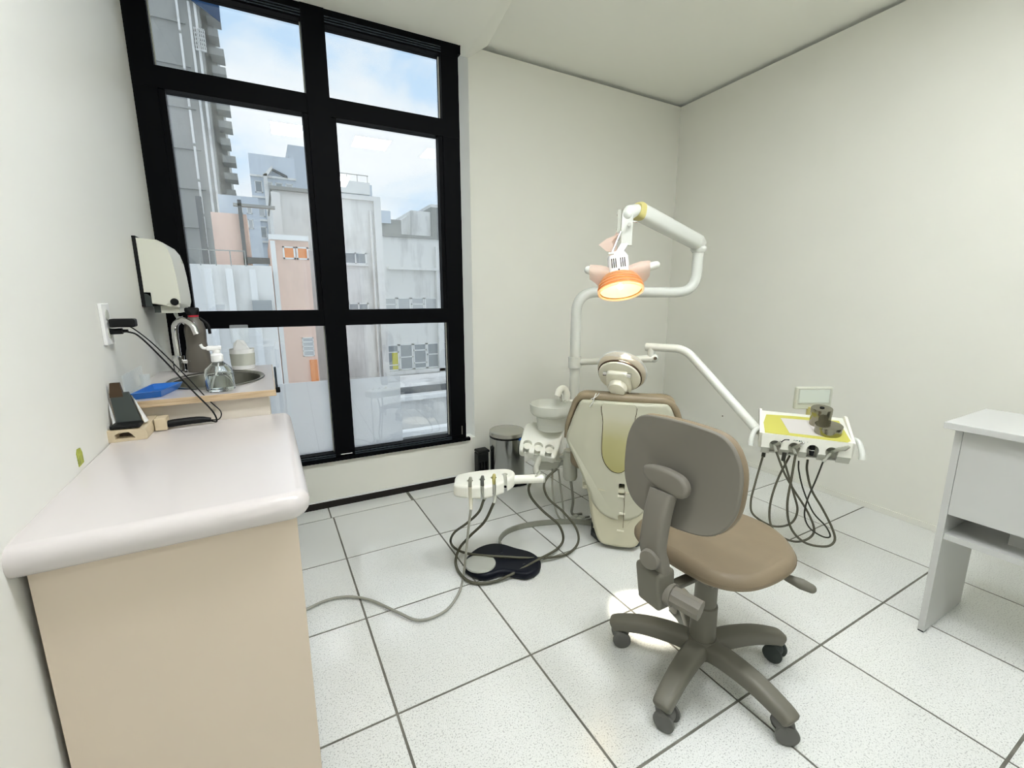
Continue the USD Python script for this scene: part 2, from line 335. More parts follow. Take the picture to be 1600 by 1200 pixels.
#BODY
# ------------------------------------------------------------------ the room
def yw(x): return 2.905 - 0.025 * x                                  # window wall
def xl(y): return -0.42 - 0.0135 * (y - 1.0)                         # left wall
def xr(y): return 3.305 - 0.025 * (2.985 - y)                        # right wall
CEIL, REAR = 2.955, -2.0
room_poly = Polygon([(xl(REAR), REAR), (xr(REAR), REAR), (xr(2.985), 2.985), (1.30, 2.985), (1.275, yw(1.275)), (xl(2.93), yw(-0.446))])
fl = struct('floor', bx((-0.9, REAR - 0.2, -0.12), (3.6, 3.2, -0.0025)), 'grout')
xs = [-0.2456 + 0.5027 * c for c in range(-1, 9)]; ys = [3.2385 - 0.5 * r for r in range(0, 12)]
for i, (a, b) in enumerate(zip(xs, xs[1:])):
    for j, (d, c) in enumerate(zip(ys, ys[1:])):
        g = 0.0042
        sh = 0.012 if (j == 0 and i in (1, 2)) else 0.0                # the cut tiles along the window are out of line
        t = Polygon([(a + g - sh, c + g), (b - g - sh, c + g), (b - g - sh, d - g), (a + g - sh, d - g)]).intersection(room_poly.buffer(-0.001))
        if t.is_empty or t.area < 2e-4 or t.geom_type != 'Polygon': continue
        m = trimesh.creation.extrude_polygon(t, 0.008, engine='earcut'); m.apply_translation((0, 0, -0.008 + rng.uniform(-0.0004, 0.0)))
        fl.part('tile', m, TILES[rng.integers(0, 3)], smooth=False)
struct('ceiling', bx((-0.9, REAR - 0.2, CEIL), (3.6, 3.2, CEIL + 0.15)), 'ceiling')
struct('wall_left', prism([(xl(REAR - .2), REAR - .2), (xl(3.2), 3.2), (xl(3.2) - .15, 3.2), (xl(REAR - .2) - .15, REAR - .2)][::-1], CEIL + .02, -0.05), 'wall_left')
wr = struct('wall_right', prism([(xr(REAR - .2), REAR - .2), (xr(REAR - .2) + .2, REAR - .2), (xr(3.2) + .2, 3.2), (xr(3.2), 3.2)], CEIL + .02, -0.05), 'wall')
for y_, z_ in ((2.317, 0.343), (2.187, 0.460)):
    wr.part('screw', aim(lathe([(0, 0), (.006, 0), (.005, .003), (0, .003)], 12), (xr(y_) - .0005, y_, z_), (-1, 0, 0)), 'grout', 'small dark wall screw')
def yslab(x0, x1, z0, z1, d0, d1):
    return hull([(x, yw(x) + d, z) for x in (x0, x1) for d in (d0, d1) for z in (z0, z1)])
struct('wall_front', yslab(-0.6, 1.275, -0.05, 0.318, 0.0, 0.10), 'wall')                       # parapet under the window
struct('wall_front', hull([(x, yw(x) + d, z) for x in (-0.6, 1.275) for d, z in ((-0.002, 2.850), (0.10, 2.850), (0.10, CEIL + .02), (-1.05, CEIL + .0005), (-1.05, CEIL + .02))] + [(1.46, 2.985, CEIL + .0005), (1.46, 2.985, CEIL + .02), (1.318, 2.985, 2.853)]), 'ceiling')                # header above it, slope made up so its shade blends with the ceiling
struct('wall_front', prism([(1.318, 2.985), (3.6, 2.985), (3.6, 3.25), (1.272, 3.25), (1.272, 3.06)], CEIL + .02, -0.05), 'wall')   # pier to the right, its edge splayed beside the frame
struct('baseboard_front', cat(yslab(-0.44, 1.268, 0.0, 0.042, -0.010, 0.0)), 'black_base')
struct('trim_1', yslab(-0.44, 1.268, 0.042, 0.052, -0.006, 0.0), 'white')
struct('baseboard_right', hull([(xr(y) - d, y, z) for y in (0.0, 2.98) for d in (0.0, 0.009) for z in (0.0, 0.034)]), 'wall')
# rear of the room, behind the camera, with a doorway to a lit corridor
struct('wall_rear', cat(bx((-0.9, REAR - 0.12, -0.05), (0.35, REAR, CEIL)), bx((1.25, REAR - 0.12, -0.05), (3.6, REAR, CEIL)), bx((0.35, REAR - 0.12, 2.1), (1.25, REAR, CEIL))), 'wall')
d1 = struct('door_1', cat(bx((0.35, REAR - 0.14, 0), (0.40, REAR + 0.015, 2.1)), bx((1.20, REAR - 0.14, 0), (1.25, REAR + 0.015, 2.1)), bx((0.40, REAR - 0.14, 2.05), (1.20, REAR + 0.015, 2.1))), 'white')
d1.part('door_leaf', bx((0.40, REAR - 0.10, 0.005), (1.20, REAR - 0.06, 2.05)), 'laminate')
d1.part('handle', cat(rod((0.47, REAR - 0.06, 1.02), (0.47, REAR - 0.01, 1.02), 0.009), rod((0.46, REAR - 0.01, 1.02), (0.58, REAR - 0.01, 1.02), 0.009)), 'steel')

# window: black steel frame, six panes
w = thing('window_1', 'tall black-framed window of six panes filling the far wall beside the sink', None, (0.38, yw(0.38), 0.318), kind='structure')
FR0, FR1 = -0.006, 0.07
w.part('stile', yslab(-0.447, -0.350, 0.318, 2.85, FR0, FR1), 'black')
w.part('mullion', yslab(0.314, 0.431, 0.318, 2.85, FR0 - 0.006, FR1), 'black')
w.part('stile', cat(yslab(1.087, 1.199, 0.318, 2.85, FR0, FR1), yslab(1.199, 1.216, 2.80, 2.85, FR0, 0.05)), 'black')
for z0, z1 in ((2.775, 2.85), (2.316, 2.415), (1.156, 1.249), (0.318, 0.356)):
    w.part('rail', yslab(-0.447, 1.199, z0, z1, FR0 - 0.001, FR1 - 0.002), 'black')
w.part('window_sill', yslab(-0.44, 1.222, 0.309, 0.330, -0.028, 0.0), 'black')
for z in (0.332, 0.345):
    w.part('track', cat(yslab(-0.35, 0.314, z, z + 0.006, -0.016, 0.0), yslab(0.431, 1.087, z, z + 0.006, -0.016, 0.0)), 'black_alu')
for z in (2.784, 2.797, 2.810):
    w.part('track', cat(yslab(-0.35, 0.314, z, z + 0.005, -0.012, 0.0), yslab(0.431, 1.087, z, z + 0.005, -0.012, 0.0)), 'black_alu')
for a, b in ((-0.350, 0.314), (0.431, 1.087)):
    w.part('sash', cat(yslab(a, a + 0.028, 1.249, 2.316, 0.0, 0.05), yslab(b - 0.028, b, 1.249, 2.316, 0.0, 0.05)), 'black')
    for z0, z1 in ((2.415, 2.775), (1.249, 2.316), (0.356, 1.156)):
        w.part('pane', yslab(a, b, z0, z1, 0.038, 0.043), 'glass', smooth=False)
    w.part('gasket', cat(*[yslab(a if k == 0 else b - 0.006, a + 0.006 if k == 0 else b, z0, z1, 0.030, 0.037) for z0, z1 in ((2.415, 2.775), (0.356, 1.156)) for k in (0, 1)]), 'unit_grey')
w.part('bolt', rod((1.165, yw(1.165) - 0.014, 0.36), (1.165, yw(1.165) - 0.014, 0.42), 0.004), 'steel')
w.part('bolt', rod((0.345, yw(0.345) - 0.018, 0.345), (0.415, yw(0.415) - 0.018, 0.345), 0.004), 'steel')
# white sheets standing outside the lower panes
single('sheet_board', yslab(-0.345, 0.310, 0.357, 0.815, 0.048, 0.053), 'board', 'white sheet covering the lower half of the bottom left pane', 'board')
single('sheet_board', yslab(0.435, 0.757, 0.357, 0.810, 0.048, 0.053), 'board', 'white sheet covering the left half of the bottom right pane', 'board')

# ceiling light panels (seen as reflections in the window)
PX = ((0.29, 0.63), (1.055, 0.58), (1.82, 0.53))
for k, (x, y) in enumerate(PX):
    t = thing('ceiling_light', f'flat square white ceiling light panel, {("nearest the left wall", "in the middle of the row of three", "at the right end of the row of three", "behind the camera by the right wall")[k]}', 'ceiling light', (x, y, CEIL), 'square ceiling light panels')
    if True:
        t.part('frame', cat(bx((x - .20, y - .20, CEIL - .014), (x + .20, y - .18, CEIL)), bx((x - .20, y + .18, CEIL - .014), (x + .20, y + .20, CEIL)), bx((x - .20, y - .18, CEIL - .014), (x - .18, y + .18, CEIL)), bx((x + .18, y - .18, CEIL - .014), (x + .20, y + .18, CEIL))), 'white')
        t.part('diffuser', bx((x - .18, y - .18, CEIL - .010), (x + .18, y + .18, CEIL - .004)), 'panel_glow', 'glowing diffuser')

x, y = 0.91, -1.25  # added fill light, unseen; the mullion hides its reflection
t = thing('ceiling_light', 'added fill light, an unseen narrow ceiling strip behind the camera', 'ceiling light', (x, y, CEIL))
t.part('housing', cat(*[bx((x - .12, y - .26, CEIL - .03), (x - .10, y + .26, CEIL)), bx((x + .10, y - .26, CEIL - .03), (x + .12, y + .26, CEIL))]), 'white')
t.part('diffuser', bx((x - .10, y - .25, CEIL - .022), (x + .10, y + .25, CEIL - .006)), 'panel_glow', 'glowing diffuser')
# ------------------------------------------------------------------ worktops along the left wall
# near section: end panel towards the camera, fronts towards the room
c = thing('base_cabinet', 'beige laminate base cabinet along the left wall, nearest the camera', 'cabinet', (-0.2, 1.4, 0))
c.part('end_panel', bx((-0.408, 1.030, 0.0), (0.022, 1.048, 0.842)), 'laminate_beige')
c.part('side_panel', bx((-0.40, 1.050, 0.06), (-0.38, 1.775, 0.842)), 'laminate_beige')
c.part('plinth', bx((-0.38, 1.050, 0.0), (-0.03, 1.775, 0.06)), 'black_base')
for k in range(2):
    y0 = 1.052 + k * 0.362
    d = c.part('door', rbox(0.018, 0.356, 0.77, (0.011, y0 + 0.178, 0.452), 0.002), 'laminate_beige')
    0 and d.part('handle', cat(rod((0.02, y0 + 0.30 - k * 0.24, 0.62), (0.045, y0 + 0.30 - k * 0.24, 0.62), 0.004), rod((0.02, y0 + 0.30 - k * 0.24, 0.74), (0.045, y0 + 0.30 - k * 0.24, 0.74), 0.004), rod((0.045, y0 + 0.30 - k * 0.24, 0.61), (0.045, y0 + 0.30 - k * 0.24, 0.75), 0.005)), 'steel')
# bullnosed worktop
T = 0.060
def bull(n=10):
    a = np.linspace(-math.pi / 2, math.pi / 2, n); return [(math.cos(t) * 0.026, math.sin(t) * T / 2) for t in a]
def worktop(xb, xf, y0, y1, ztop):
    """Slab with its front (+x) and near (-y) edges rounded."""
    n, prof = 12, bull()
    m = hull([(xb, y1, ztop), (xb, y1, ztop - T)] + [(xf - .026 + p, y1, ztop - T / 2 + q) for p, q in prof] + [(xb, y0 + .026 - p, ztop - T / 2 + q) for p, q in prof]
             + [(xf - .026 - .02 + .02 * math.cos(t) + p * math.cos(t), y0 + .026 + .02 - .02 * math.sin(t) - p * math.sin(t), ztop - T / 2 + q) for p, q in prof for t in np.linspace(0, math.pi / 2, 7)])
    return m
single('worktop', worktop(-0.424, 0.052, 0.994, 1.790, 0.905), 'laminate', 'low white worktop with a rounded nosing on the beige cabinet nearest the camera', 'worktop', smooth=40)

# far section, a step higher, with the basin
s = thing('sink_cabinet', 'cream cabinet under the wash basin, standing a step higher than the near worktop', 'cabinet', (-0.2, 2.1, 0))
s.part('end_panel', bx((-0.425, 1.795, 0.0), (-0.012, 1.813, 0.972)), 'laminate_cream')
s.part('side_panel', bx((-0.425, 1.815, 0.06), (-0.407, 2.40, 0.78)), 'laminate_cream')
s.part('plinth', bx((-0.40, 1.815, 0.0), (-0.06, 2.40, 0.06)), 'black_base')
for k in range(2):
    y0 = 1.817 + k * 0.292
    d = s.part('door', rbox(0.018, 0.286, 0.90, (-0.021, y0 + 0.143, 0.515), 0.002), 'laminate_cream')
    0 and d.part('handle', rod((0.0, y0 + 0.24 - k * 0.19, 0.70), (0.0, y0 + 0.24 - k * 0.19, 0.82), 0.005), 'steel')
BC, BA, BB = (-0.188, 2.118), 0.158, 0.212                             # basin
top = Polygon([(-0.432, 1.772), (0.009, 1.772), (0.009, 2.470), (-0.432, 2.470)]).difference(Polygon([(BC[0] + (BA - .006) * math.cos(t), BC[1] + (BB - .006) * math.sin(t)) for t in np.linspace(0, 2 * math.pi, 48, endpoint=False)]))
tm = trimesh.creation.extrude_polygon(top, 0.022, engine='earcut'); tm.apply_translation((0, 0, 0.976))
st = thing('sink_worktop', 'higher white worktop with a wood-coloured edge around the round basin', 'worktop', (-0.2, 2.1, 0.976))
st.part('slab', tm, 'laminate')
st.part('edge_band', cat(bx((-0.432, 1.768, 0.976), (0.012, 1.772, 0.9975)), bx((0.009, 1.772, 0.976), (0.012, 2.470, 0.9975))), 'wood_edge', 'wood-coloured edge band')
bowl = lathe([(1.0, 0.0), (1.04, 0.004), (1.09, 0.004), (1.10, 0.001), (1.06, 0.000), (0.99, -0.004), (0.965, -0.05), (0.88, -0.11), (0.70, -0.135), (0.14, -0.142), (0.12, -0.150), (0.0, -0.150)], 56)
bowl.apply_scale((BA / 1.04, BB / 1.04, 1.0)); bowl.apply_translation((BC[0], BC[1], 0.999))
b = thing('wash_basin', 'round stainless steel wash basin set into the higher worktop', 'sink', (BC[0], BC[1], 0.85))
b.part('bowl', bowl, 'sink_steel', smooth=50)
b.part('drain', lathe([(0.0, 0.003), (0.018, 0.003), (0.021, 0.001), (0.021, 0.0)], 24, (BC[0], BC[1], 0.8495)), 'chrome')
f = thing('faucet', 'chrome gooseneck faucet behind the round basin', 'faucet', (-0.345, 2.395, 0.998))
fx, fy = -0.345, 2.395
f.part('base', lathe([(0.0, 0.0), (0.026, 0.0), (0.026, 0.006), (0.019, 0.012), (0.019, 0.05), (0.022, 0.055), (0.022, 0.075), (0.0, 0.078)], 24, (fx, fy, 0.998)), 'chrome', smooth=40)
f.part('spout', tube(spline([(fx, fy, 1.07), (fx, fy, 1.16), (fx + .006, fy - .008, 1.205), (fx + .035, fy - .03, 1.226), (fx + .070, fy - .058, 1.208), (fx + .085, fy - .070, 1.165)], 8), 0.0125, 16), 'chrome', smooth=60)
f.part('handle', cat(rod((fx + .02, fy - .01, 1.045), (fx + .05, fy - .025, 1.05), 0.010), rod((fx + .05, fy - .025, 1.05), (fx + .062, fy - .030, 1.051), 0.015)), 'chrome')

# paper towel dispenser on the wall
dx = xl(2.45)
d = thing('towel_dispenser', 'cream paper towel dispenser with dark lower corners on the left wall above the basin', 'towel dispenser', (dx, 2.49, 1.42))
sec = [(0.012, 1.300), (0.085, 1.284), (0.128, 1.278), (0.134, 1.30), (0.134, 1.34), (0.130, 1.42), (0.124, 1.48), (0.114, 1.52), (0.098, 1.545), (0.078, 1.556), (0.012, 1.560)]
def wedge(sec, y0, y1, r=0.014):
    pts = []
    cxy = np.mean(sec, axis=0)
    for y, k in ((y0, 0.965), (y0 + r * .35, 0.988), (y0 + r, 1.0), (y1 - r * 1.6, 1.0), (y1 - r * .5, 0.975), (y1, 0.94)):
        for p, q in sec:
            pp = cxy + (np.array([p, q]) - cxy) * k
            pts.append((dx + max(pp[0], 0.012), y, pp[1]))
    return hull(pts)
cover = wedge(sec, 2.372, 2.705)
notch1 = bx((dx - .01, 2.2, 1.25), (dx + 0.036, 2.8, 1.342))
d.part('cover', cut(cover, notch1, bx((dx + .085, 2.2, 1.26), (dx + .3, 2.377, 1.296))), 'dispenser', smooth=30)
d.part('back_plate', bx((dx - .002, 2.374, 1.284), (dx + .0135, 2.700, 1.566)), 'rubber', 'black back plate')
d.part('corner_cap', hull([(dx + .012, y, z_) if False else (dx + x_, y, z_) for y in (2.376, 2.60) for x_, z_ in ((.012, 1.284), (.036, 1.284), (.034, 1.322), (.026, 1.334), (.012, 1.340))]), 'wheel_dark', 'dark corner cap')
d.part('outlet', bx((dx + .054, 2.40, 1.256), (dx + .122, 2.66, 1.286)), 'dispenser')
d.part('outlet_cap', bx((dx + .036, 2.398, 1.258), (dx + .058, 2.662, 1.286)), 'wheel_dark', 'dark outlet cap')
d.part('lever', aim(lathe([(0.0, 0.0), (0.014, 0.0), (0.015, 0.003), (0.012, 0.008), (0.0, 0.009)], 20), (dx + .112, 2.374, 1.303), (0, -1, 0)), 'rubber', 'black push lever')
d.part('lock', aim(lathe([(0.0, 0.0), (0.007, 0.0), (0.006, 0.004), (0.0, 0.005)], 16), (dx + .123, 2.64, 1.485), (1, 0, .2)), 'unit_grey')
d.part('paper_towel', sweep(spline([(dx + .085, 2.53, 1.270), (dx + .092, 2.525, 1.235), (dx + .105, 2.52, 1.212), (dx + .122, 2.515, 1.218)], 5), np.array([[.001, -.045], [.001, .045], [-.001, .045], [-.001, -.045]]), up=(1, 0, .4), scale=np.linspace(1, .55, 16)[:, None] * np.ones((1, 2))), 'tissue', 'white paper towel end')

# things on the higher worktop
ZT = 0.9985
bt = thing('spray_bottle', 'tall grey-brown spray bottle with a black head and red collar behind the faucet', 'bottle', (-0.272, 2.392, ZT))
bX, bY = -0.272, 2.392
bt.part('body', lathe([(0.0, 0.0), (0.043, 0.0), (0.046, 0.006), (0.046, 0.045), (0.045, 0.075), (0.040, 0.105), (0.038, 0.13), (0.040, 0.165), (0.040, 0.185), (0.034, 0.212), (0.022, 0.234), (0.018, 0.24), (0.0, 0.24)], 32, (bX, bY, ZT)), 'brown_bottle', smooth=60)
bt.part('collar', lathe([(0.0, 0.0), (0.020, 0.0), (0.020, 0.007), (0.0, 0.007)], 24, (bX, bY, ZT + .240)), 'red', 'red collar')
bt.part('head', hull(np.vstack([lathe([(0.0, 0.0), (0.020, 0.0), (0.019, 0.012), (0.0, 0.012)], 24, (bX, bY, ZT + .247)).vertices, rbox(0.052, 0.026, 0.020, (bX - .002, bY, ZT + .270), .006).vertices])), 'rubber', 'black spray head')
bt.part('trigger', tube(spline([(bX + .022, bY - .004, ZT + .235), (bX + .05, bY - .008, ZT + .205), (bX + .054, bY - .010, ZT + .165)], 5), 0.006, 10), 'rubber', 'black trigger')
cx_, cy_ = -0.157, 1.842
cb = thing('pump_bottle', 'clear squat bottle of liquid with a white nozzle at the front edge of the basin', 'bottle', (cx_, cy_, ZT))
cb.part('body', lathe([(0.0, 0.001), (0.040, 0.001), (0.044, 0.006), (0.044, 0.060), (0.040, 0.078), (0.022, 0.096), (0.017, 0.100), (0.017, 0.108), (0.0145, 0.108), (0.0145, 0.099), (0.037, 0.076), (0.0405, 0.060), (0.0405, 0.008), (0.0, 0.005)], 36, (cx_, cy_, ZT)), 'solid_clear', smooth=50)
cb.part('liquid', lathe([(0.0, 0.007), (0.039, 0.009), (0.0398, 0.058), (0.0, 0.058)], 36, (cx_, cy_, ZT)), 'solid_clear', 'clear liquid', smooth=50)
cb.part('dip_tube', rod((cx_ + .004, cy_, ZT + .100), (cx_ - .022, cy_ - .014, ZT + .012), 0.0028), 'white')
cb.part('pump', cat(lathe([(0.0, 0.0), (0.0185, 0.0), (0.0185, 0.022), (0.012, 0.028), (0.012, 0.04), (0.0, 0.04)], 24, (cx_, cy_, ZT + .104)), rbox(0.044, 0.018, 0.016, (cx_ - .006, cy_, ZT + .150), .005), tube(spline([(cx_ - .018, cy_, ZT + .150), (cx_ - .036, cy_ - .002, ZT + .152), (cx_ - .043, cy_ - .002, ZT + .165)], 5), .005, 10)), 'white', 'white pump nozzle')
tX, tY = -0.105, 2.392
tb = thing('wipes_tub', 'white open tub of paper wipes standing behind the basin near the window', 'tub', (tX, tY, ZT))
tb.part('tub', lathe([(0.0, 0.0), (0.044, 0.0), (0.047, 0.004), (0.050, 0.088), (0.051, 0.092), (0.048, 0.092), (0.045, 0.006), (0.0, 0.005)], 32, (tX, tY, ZT)), 'white', smooth=50)
tb.part('label', lathe([(0.0482, 0.018), (0.0485, 0.02), (0.0505, 0.070), (0.0502, 0.072)], 32, (tX, tY, ZT)), 'unit_grey', 'grey band')
tb.part('wipe', hull([(tX - .03, tY - .02, ZT + .088), (tX + .034, tY - .02, ZT + .088), (tX + .03, tY + .03, ZT + .088), (tX - .034, tY + .02, ZT + .09), (tX - .012, tY - .012, ZT + .135), (tX + .012, tY + .01, ZT + .128), (tX - .03, tY, ZT + .118)]), 'tissue', 'crumpled white wipe')
tb.part('lid', yawed(rbox(0.075, 0.010, 0.085, (0, 0, 0), .004), 8, (tX - .004, tY + .062, ZT + .155)), 'clear', 'clear raised lid')
tr = thing('tray', 'small bright blue plastic tray on the left end of the higher worktop', 'tray', (-0.36, 1.90, ZT))
A_, B_ = np.array([(-0.395, 1.785), (-0.318, 1.800), (-0.282, 1.975), (-0.370, 1.975)]), None
cen = A_.mean(0)
tr.part('dish', cut(hull([(*p, ZT) for p in cen + (A_ - cen) * .82] + [(*p, ZT + .022) for p in A_]), hull([(*p, ZT + .003) for p in cen + (A_ - cen) * .76] + [(*p, ZT + .03) for p in cen + (A_ - cen) * .96])), 'blue', smooth=30)
ac = thing('acrylic_holder', 'clear acrylic card holder on the higher worktop against the wall, behind the blue tray', 'holder', (-0.405, 1.90, ZT))
ac.part('front_panel', bx((-0.407, 1.785, ZT), (-0.404, 2.035, ZT + .082)), 'clear')
ac.part('base_panel', bx((-0.428, 1.785, ZT), (-0.407, 2.035, ZT + .003)), 'clear')
single('cup', lathe([(0.0, 0.0), (0.014, 0.0), (0.016, 0.045), (0.0145, 0.045), (0.0125, 0.003), (0.0, 0.003)], 24, (-0.405, 2.06, ZT)), 'clear', 'tiny clear cup against the wall behind the blue tray', 'cup')

# curing lamp charger and its lead on the low worktop
ZL = 0.9055
e = thing('charging_dock', 'beige and black charging dock against the wall on the low worktop', 'charging dock', (-0.385, 1.69, ZL))
prof = [(-.045, 0.0), (.045, 0.0), (.048, 0.012), (.044, 0.032), (-.044, 0.036), (-.048, 0.012)]
bodym = hull([(-0.385 + p, 1.640 + abs(p) * .1, ZL + q) for p, q in prof] + [(-0.377 + p * .9, 1.795, ZL + q * 1.15) for p, q in prof])
e.part('body', cut(bodym, hull([(-0.42, 1.60, ZL + .006), (-0.362, 1.60, ZL + .006), (-0.378, 1.60, ZL + .030), (-0.42, 1.60, ZL + .030), (-0.405, 1.70, ZL + .010), (-0.372, 1.70, ZL + .010), (-0.384, 1.70, ZL + .022)])), 'beige_device')
e.part('port', hull([(-0.412, 1.672, ZL + .007), (-0.364, 1.672, ZL + .007), (-0.378, 1.672, ZL + .024), (-0.41, 1.676, ZL + .026)] + [(-0.405, 1.699, ZL + .012), (-0.375, 1.699, ZL + .012), (-0.386, 1.699, ZL + .02)]), 'brown_dark', 'dark port')
e.part('cradle', rbox(0.070, 0.05, 0.012, (-0.388, 1.672, ZL + .042), .004), 'rubber', 'black cradle')
e.part('backrest', hull([(-0.414, 1.690, ZL + .04), (-0.355, 1.690, ZL + .04), (-0.414, 1.702, ZL + .04), (-0.355, 1.702, ZL + .04), (-0.424, 1.705, ZL + .135), (-0.380, 1.705, ZL + .135), (-0.424, 1.717, ZL + .135), (-0.380, 1.717, ZL + .135)]), 'wheel_dark', 'dark upright rest')
e.part('cap', hull([(-0.424, 1.703, ZL + .122), (-0.392, 1.703, ZL + .122), (-0.424, 1.720, ZL + .122), (-0.392, 1.720, ZL + .122), (-0.420, 1.706, ZL + .165), (-0.398, 1.706, ZL + .165), (-0.420, 1.718, ZL + .165), (-0.398, 1.718, ZL + .165)]), 'brown_dark', 'brown cap')
e.part('side_wing', cat(hull([(-0.349, 1.688, ZL + .04), (-0.345, 1.70, ZL + .04), (-0.372, 1.705, ZL + .125), (-0.378, 1.715, ZL + .125), (-0.345, 1.72, ZL + .04)]), hull([(-0.419, 1.668, ZL + .04), (-0.423, 1.70, ZL + .04), (-0.428, 1.705, ZL + .11), (-0.426, 1.690, ZL + .10), (-0.416, 1.70, ZL + .04)])), 'white', 'pale side wing')
e.part('end_block', rbox(0.032, 0.052, 0.040, (-0.318, 1.745, ZL + .021), .004), 'beige_device')
h = thing('curing_wand', 'black wand lying on the low worktop, its leads looping up to the wall socket', 'dental tool', (-0.24, 1.745, ZL))
h.part('handle', tube(spline([(-0.318, 1.735, ZL + .016), (-0.27, 1.742, ZL + .018), (-0.22, 1.748, ZL + .017), (-0.188, 1.750, ZL + .013)], 5), np.interp(np.linspace(0, 1, 16), [0, .2, .7, 1], [.010, .0125, .0115, .007]), 14), 'rubber', 'black handle')
loop1 = spline([(-0.190, 1.750, ZL + .012), (-0.165, 1.752, ZL + .012), (-0.160, 1.765, ZL + .035), (-0.19, 1.775, ZL + .075), (-0.25, 1.785, 1.075), (-0.315, 1.795, 1.17), (-0.360, 1.80, 1.222), (-0.383, 1.800, 1.238)], 8)
loop2 = spline([(-0.190, 1.747, ZL + .010), (-0.172, 1.742, ZL + .008), (-0.182, 1.745, ZL + .045), (-0.23, 1.765, 1.02), (-0.29, 1.780, 1.115), (-0.345, 1.79, 1.195), (-0.372, 1.795, 1.214), (-0.412, 1.798, 1.218)], 8)
h.part('lead', tube(loop1, 0.0018, 8), 'rubber', 'black lead')
h.part('lead', tube(loop2, 0.0026, 8), 'rubber', 'black lead')
ox = xl(1.79)
o = thing('wall_socket', 'white double socket plate on the left wall above the charging dock', 'socket', (ox, 1.80, 1.24))
o.part('plate', rbox(0.010, 0.078, 0.125, (ox + .005, 1.800, 1.240), .003), 'white')
for z in (1.268, 1.212):
    o.part('socket', aim(lathe([(0.0, 0.0), (0.017, 0.0), (0.016, 0.002), (0.0, 0.002)], 20), (ox + .010, 1.80, z), (1, 0, 0)), 'unit_grey')
pl_ = thing('power_adapter', 'black power adapter plugged into the white wall socket', 'power adapter', (ox + .012, 1.80, 1.237))
pl_.part('case', rbox(0.062, 0.040, 0.026, (ox + .046, 1.800, 1.243), .005), 'rubber')
pl_.part('plug', cat(rod((ox + .012, 1.798, 1.217), (ox + .042, 1.798, 1.218), 0.009), rod((ox + .040, 1.798, 1.218), (ox + .055, 1.798, 1.218), 0.005)), 'rubber')
single('sticker', hull([(xl(1.41) + k, y, z) for k in (0.0006, 0.0016) for y, z in ((1.392, 0.952), (1.400, 0.961), (1.420, 0.959), (1.428, 0.945), (1.428, 0.920), (1.394, 0.918))]), 'sticker', 'small green sticker on the left wall just above the low worktop', 'sticker', smooth=False)
wl = thing('window_latch', 'small black latch arm hanging on the window frame beside the higher worktop', 'latch', (0.03, 2.45, 0.93))
wl.part('arm', rbox(0.010, 0.012, 0.11, (0.022, 2.480, 0.930), .003), 'black_alu')
wl.part('knob', rbox(0.020, 0.022, 0.026, (0.026, 2.480, 0.868), .004), 'rubber')
# ------------------------------------------------------------------ dentist's stool (faces the desk, +x)
sx, sy = 1.262, 0.892
s = thing('operator_stool', 'low tan and grey wheeled stool with a plastic-backed rest in the middle of the floor', 'stool', (sx, sy, 0))
ang0 = math.atan2(0.803 - sy, 0.98 - sx)
ends = [(0.982, 0.800), (1.262, 0.597), (1.540, 0.795), (1.428, 1.128), (1.090, 1.125)]
for k, (ex, ey) in enumerate(ends):
    u = V(ex - sx, ey - sy, 0); L = np.linalg.norm(u); u /= L
    pts = spline([V(sx, sy, .098) + u * .02, V(sx, sy, .112) + u * L * .35, V(sx, sy, .110) + u * L * .7, V(sx, sy, .090) + u * L * 1.0, V(sx, sy, .076) + u * (L + .028)], 6)
    sc = np.interp(np.linspace(0, 1, len(pts)), [0, .3, .7, .95, 1], [1.05, 1.0, .86, .80, .55])
    s.part('base_arm', sweep(pts, supell(.030, .036, 3.2, 24), up=UP, scale=sc[:, None] * np.ones((1, 2))), 'stool_grey', smooth=50)
for k, (ex, ey) in enumerate(ends):
    a = [0.35, 0.80, 0.2, 2.9, 0.95][k]; ax = V(math.cos(a), math.sin(a), 0); fw = V(-math.sin(a), math.cos(a), 0)
    o = V(ex, ey, 0); r = .033
    cs = s.part('castor', cat(rod(o + V(0, 0, .05), o + V(0, 0, .090), .009), spheres_hull([(o + fw * .008 + V(0, 0, .056), .022), (o - fw * .014 + V(0, 0, .046), .021), (o + ax * .011 + V(0, 0, .052), .022), (o - ax * .011 + V(0, 0, .052), .022)])), 'wheel' if k not in (2,) else 'wheel_dark', smooth=50)
    for sg in (-1, 1):
        cs.part('wheel', aim(lathe([(0.0, -.0075), (r * .80, -.0075), (r, -.004), (r, .004), (r * .82, .0075), (0.0, .0085)], 28), o + ax * sg * .0245 + V(0, 0, r) - fw * .008, ax * sg), 'wheel' if k not in (2,) else 'wheel_dark', smooth=40)
s.part('hub', lathe([(0.0, 0.07), (.050, .07), (.060, .085), (.058, .118), (.048, .137), (0.0, .138)], 32, (sx, sy, 0)), 'stool_grey', smooth=40)
s.part('column_sleeve', lathe([(0.0, 0.125), (.044, .125), (.0425, .262), (.038, .266), (0.0, .266)], 32, (sx, sy, 0)), 'stool_grey', smooth=40)
s.part('column', lathe([(0.0, 0.25), (.0375, .25), (.037, .40), (0.0, .40)], 32, (sx, sy, 0)), 'stool_grey', smooth=40)
